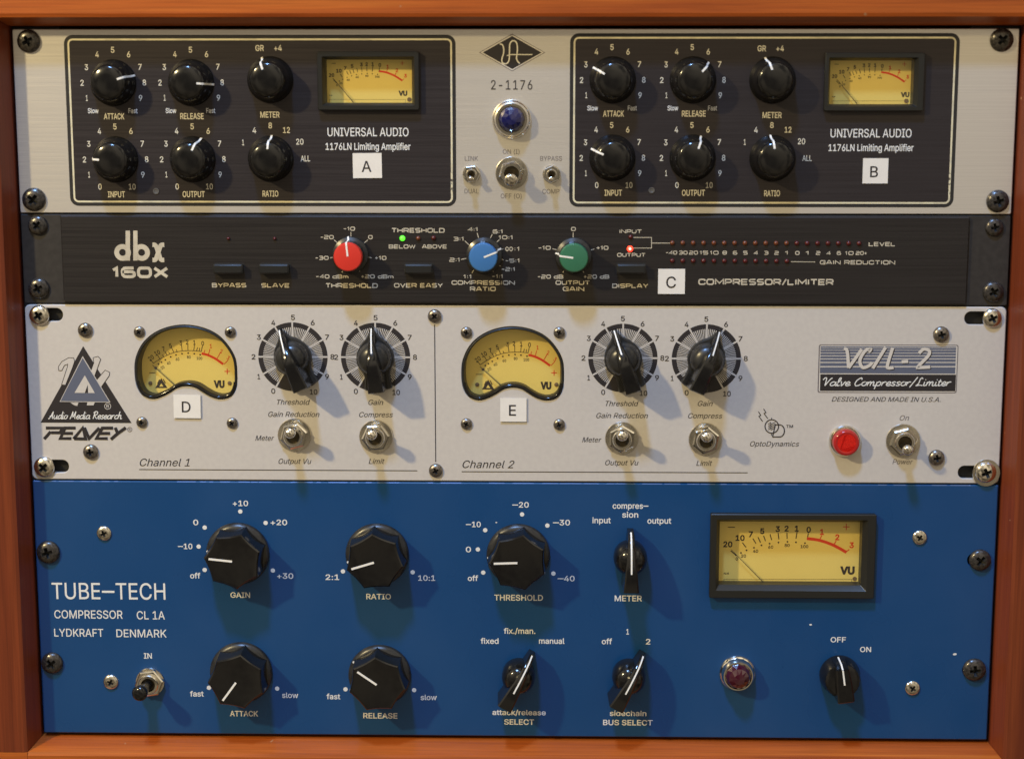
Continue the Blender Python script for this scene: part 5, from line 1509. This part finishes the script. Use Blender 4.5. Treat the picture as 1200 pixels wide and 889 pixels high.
for s, x, y, ww, h in (('IN', 173.3, 767.9, 9.5, 6.2), ('GAIN', 281.6, 696.7, 23, 6.2), ('ATTACK', 286, 835.5, 33, 6.2), ('RATIO', 443.7, 698.5, 29, 6.2), ('RELEASE', 445.7, 838, 40, 6.2), ('THRESHOLD', 607.8, 699.8, 57, 6.6), ('METER', 736.3, 700.6, 32, 6.6),
                       ('attack/release', 608.3, 834.2, 62.5, 6), ('SELECT', 608.3, 845.3, 35, 6.2), ('sidechain', 736, 835.2, 43, 6), ('BUS SELECT', 735.7, 846, 58, 6.2)):
    sheet('lettering', bt, [bx(s, x, y, ww, h)])
sheet('lettering', bt, [bx('compres_', 738.9, 592.3, 42, 6.6), bx('sion', 738.5, 602.7, 19, 6.6), bx('input', 705, 609.3, 21.5, 6.6), bx('output', 772.6, 609.8, 28, 6.6)])
sheet('lettering', bt, [bx('fix./man.', 608.9, 738.8, 37, 6.4), bx('fixed', 573.8, 750.5, 21, 6.4), bx('manual', 646.6, 750.5, 30, 6.4)])
sheet('lettering', bt, [bx('off', 711.2, 751, 12, 6.4), bx('1', 735.5, 739.6, 3, 6.4), bx('2', 759.5, 751.3, 5.4, 6.4)])
sheet('lettering', bt, [bx('OFF', 982.3, 749, 18, 6), bx('ON', 1014.3, 760.4, 13, 6)])
def dial(texts, dots):
    sheet('dial_numbers', bt, [bx(*t_) for t_ in texts])
    sheet('dial_dots', bt, [dot(x, y, 2.6) for x, y in dots])
dial([('+10', 281.8, 589.4, 18), ('+20', 326.8, 611.7, 19.5), ('0', 229.4, 611.7, 6), ('_10', 217, 639.7, 17), ('off', 228.8, 674, 12), ('+30', 334.2, 674.4, 19)], [(281.6, 598.9), (311.3, 612.3), (239.9, 617.7), (232.8, 640), (239.9, 667.3), (319.8, 668)])
dial([('fast', 230.7, 812.3, 16), ('slow', 340, 814, 19)], [(244.9, 805.2), (324.8, 806.2)])
dial([('2:1', 389.5, 675.8, 16), ('10:1', 500, 676.8, 20)], [(401.9, 669), (483.6, 670)])
dial([('fast', 390.8, 815.5, 16), ('slow', 502.4, 816.5, 19)], [(404.9, 807), (485.3, 808)])
dial([('_20', 610, 591.1, 19.5), ('_30', 658, 611.9, 20), ('_10', 554.7, 614, 17.5), ('0', 548.9, 643.4, 6.2), ('off', 554.2, 677, 12), ('_40', 663.4, 677.4, 20)], [(611.8, 602.3), (641.4, 615.4), (568.6, 620.8), (560, 643.3), (566.3, 670.4), (648.5, 671.5)])
for cx, cy, ang, da in ((278.9, 648.0, -84, 0), (283, 787.0, -144, .4), (442.2, 649.0, -107, -.2), (445.2, 790.2, -55, .3), (607.4, 649.6, -92, .1)):
    knob(bt, fluted_me, fluted_line_me, cx, cy, ang, extra=('index_dot', fluted_dot_me, da * .3))
for cx, cy, ang in ((738.2, 650.5, 0), (607.8, 788.6, 29), (736.4, 789.2, 29)):
    knob(bt, point_me, point_line_me, cx, cy, ang, 'pointer_knob')
knob(bt, mains_me, mains_line_me, 983.6, 789.8, -8, 'pointer_knob')
jewel(bt, 864.3, 789.2, 21.4, 15.0, 5.5, 5.5, 'lens_red_dark', 'dark red jewel lamp in a chrome bezel')
toggle(bt, 175.6, 799.2, 17.0, (162.0, 813.6), 20, 9.2, 5.6, lever='knob', hexr=1.0, bore=.6, hexrot=.15, nuth=2.4)
for px, py, r, a in ((56, 647.2, 13.6, .3), (60.6, 777, 12.8, .7), (1149, 656.5, 13.0, .9), (1142.3, 785, 13.8, .1)):
    screw(bt, 'rack_screw', px, py, r, 'screw_black', a0=a)
for px, py in ((121.7, 624.8), (129.7, 798.9), (1077.8, 629.8), (1069.5, 806.1)):
    screw(bt, 'panel_screw', px, py, 8.8, 'chrome_dull', tall=.42, a0=random.uniform(.2, 1.2))
chips = []
for x, y, r in ((950, 731.5, 1.3), (1119, 766, 1.8), (581.5, 611.8, 1.0)):
    c = W(x, y)
    k = S(x, y)
    chips.append((flat([(c[0] + k * r * (1 + .5 * random.random()) * cos(i * pi / 3), c[1] + k * r * .6 * (1 + .6 * random.random()) * sin(i * pi / 3)) for i in range(6)], .06), M['ink_white']))
sheet('paint_chip', bt, chips)
# edge highlight painted as lighter blue dashes along the worn top edge
wr = []
x = 40.0
while x < 1160:
    ln_ = random.uniform(4, 26)
    if random.random() < .7:
        a_, b2 = W(x, 567), W(min(x + ln_, 1162), 567)
        yt = -5 * U - GP
        t_ = random.uniform(.15, .4)
        wr.append((([(a_[0], yt - .45, -.02), (b2[0], yt - .45, -.02), (b2[0], yt - .06, -.42), (a_[0], yt - .06, -.42)], [(0, 1, 2, 3)]), M['edge_highlight']))
    x += ln_ + random.uniform(1, 10)
sheet('worn_edge_highlight', bt, wr)

# ================================================================== paper letter labels
def paper(letter, xa, ya, xb, yb, w, label, tilt=0.0, dx=0, dy=0, hh=12.5):
    c = W((xa + xb) / 2, (ya + yb) / 2, w)
    k = S((xa + xb) / 2, (ya + yb) / 2)
    hw, hh_ = (xb - xa) / 2 * k, (yb - ya) / 2 * k
    r = thing('paper_label', label, 'paper label', c[0], c[1] - hh_, 'lettered paper labels stuck on the units')
    R = rrect(c[0] - hw, c[1] - hh_, c[0] + hw, c[1] + hh_)
    sheet('paper_square', r, [(loft([lift(R, w), lift(R, w + .28)]), M['paper'])])
    v, f = glyphs(letter, .008)
    xs = [p[0] for p in v]
    cc_ = (min(xs) + max(xs)) / 2
    s = hh * k / CAPH
    sheet('lettering', r, [(([((p[0] - cc_) * s + c[0] + dx * k, (p[1] - CAPH / 2) * s + c[1] - dy * k, w + .33 + p[2]) for p in v], f), M['ink_black'])])
    r.rotation_euler = (pi / 2, 0, 0)
    r.rotation_euler.rotate_axis('Z', tilt)
paper('A', 413.7, 179.6, 447.6, 208.6, .16, 'small white paper label with the letter A, under the upper left meter', .01, -1.0, 1)
paper('B', 1011, 185.6, 1040.6, 215.0, .16, 'small white paper label with the letter B, under the upper right meter', 0, -1.6, 1)
paper('C', 771.2, 315, 802.6, 344.4, 1.5, 'small white paper label with the letter C, on the slim black unit', 0, -.5, 1, 13)
paper('D', 203.4, 462.3, 235.0, 489.8, .55, 'small white paper label with the letter D, below the left kidney-shaped meter', -.01, -1, 0.5)
paper('E', 586.2, 466, 617.0, 494.0, .55, 'small white paper label with the letter E, below the right kidney-shaped meter', 0, -1, .5)
for o in bpy.data.objects:
    for k_ in ('_u', '_v'):
        if k_ in o.keys():
            del o[k_]
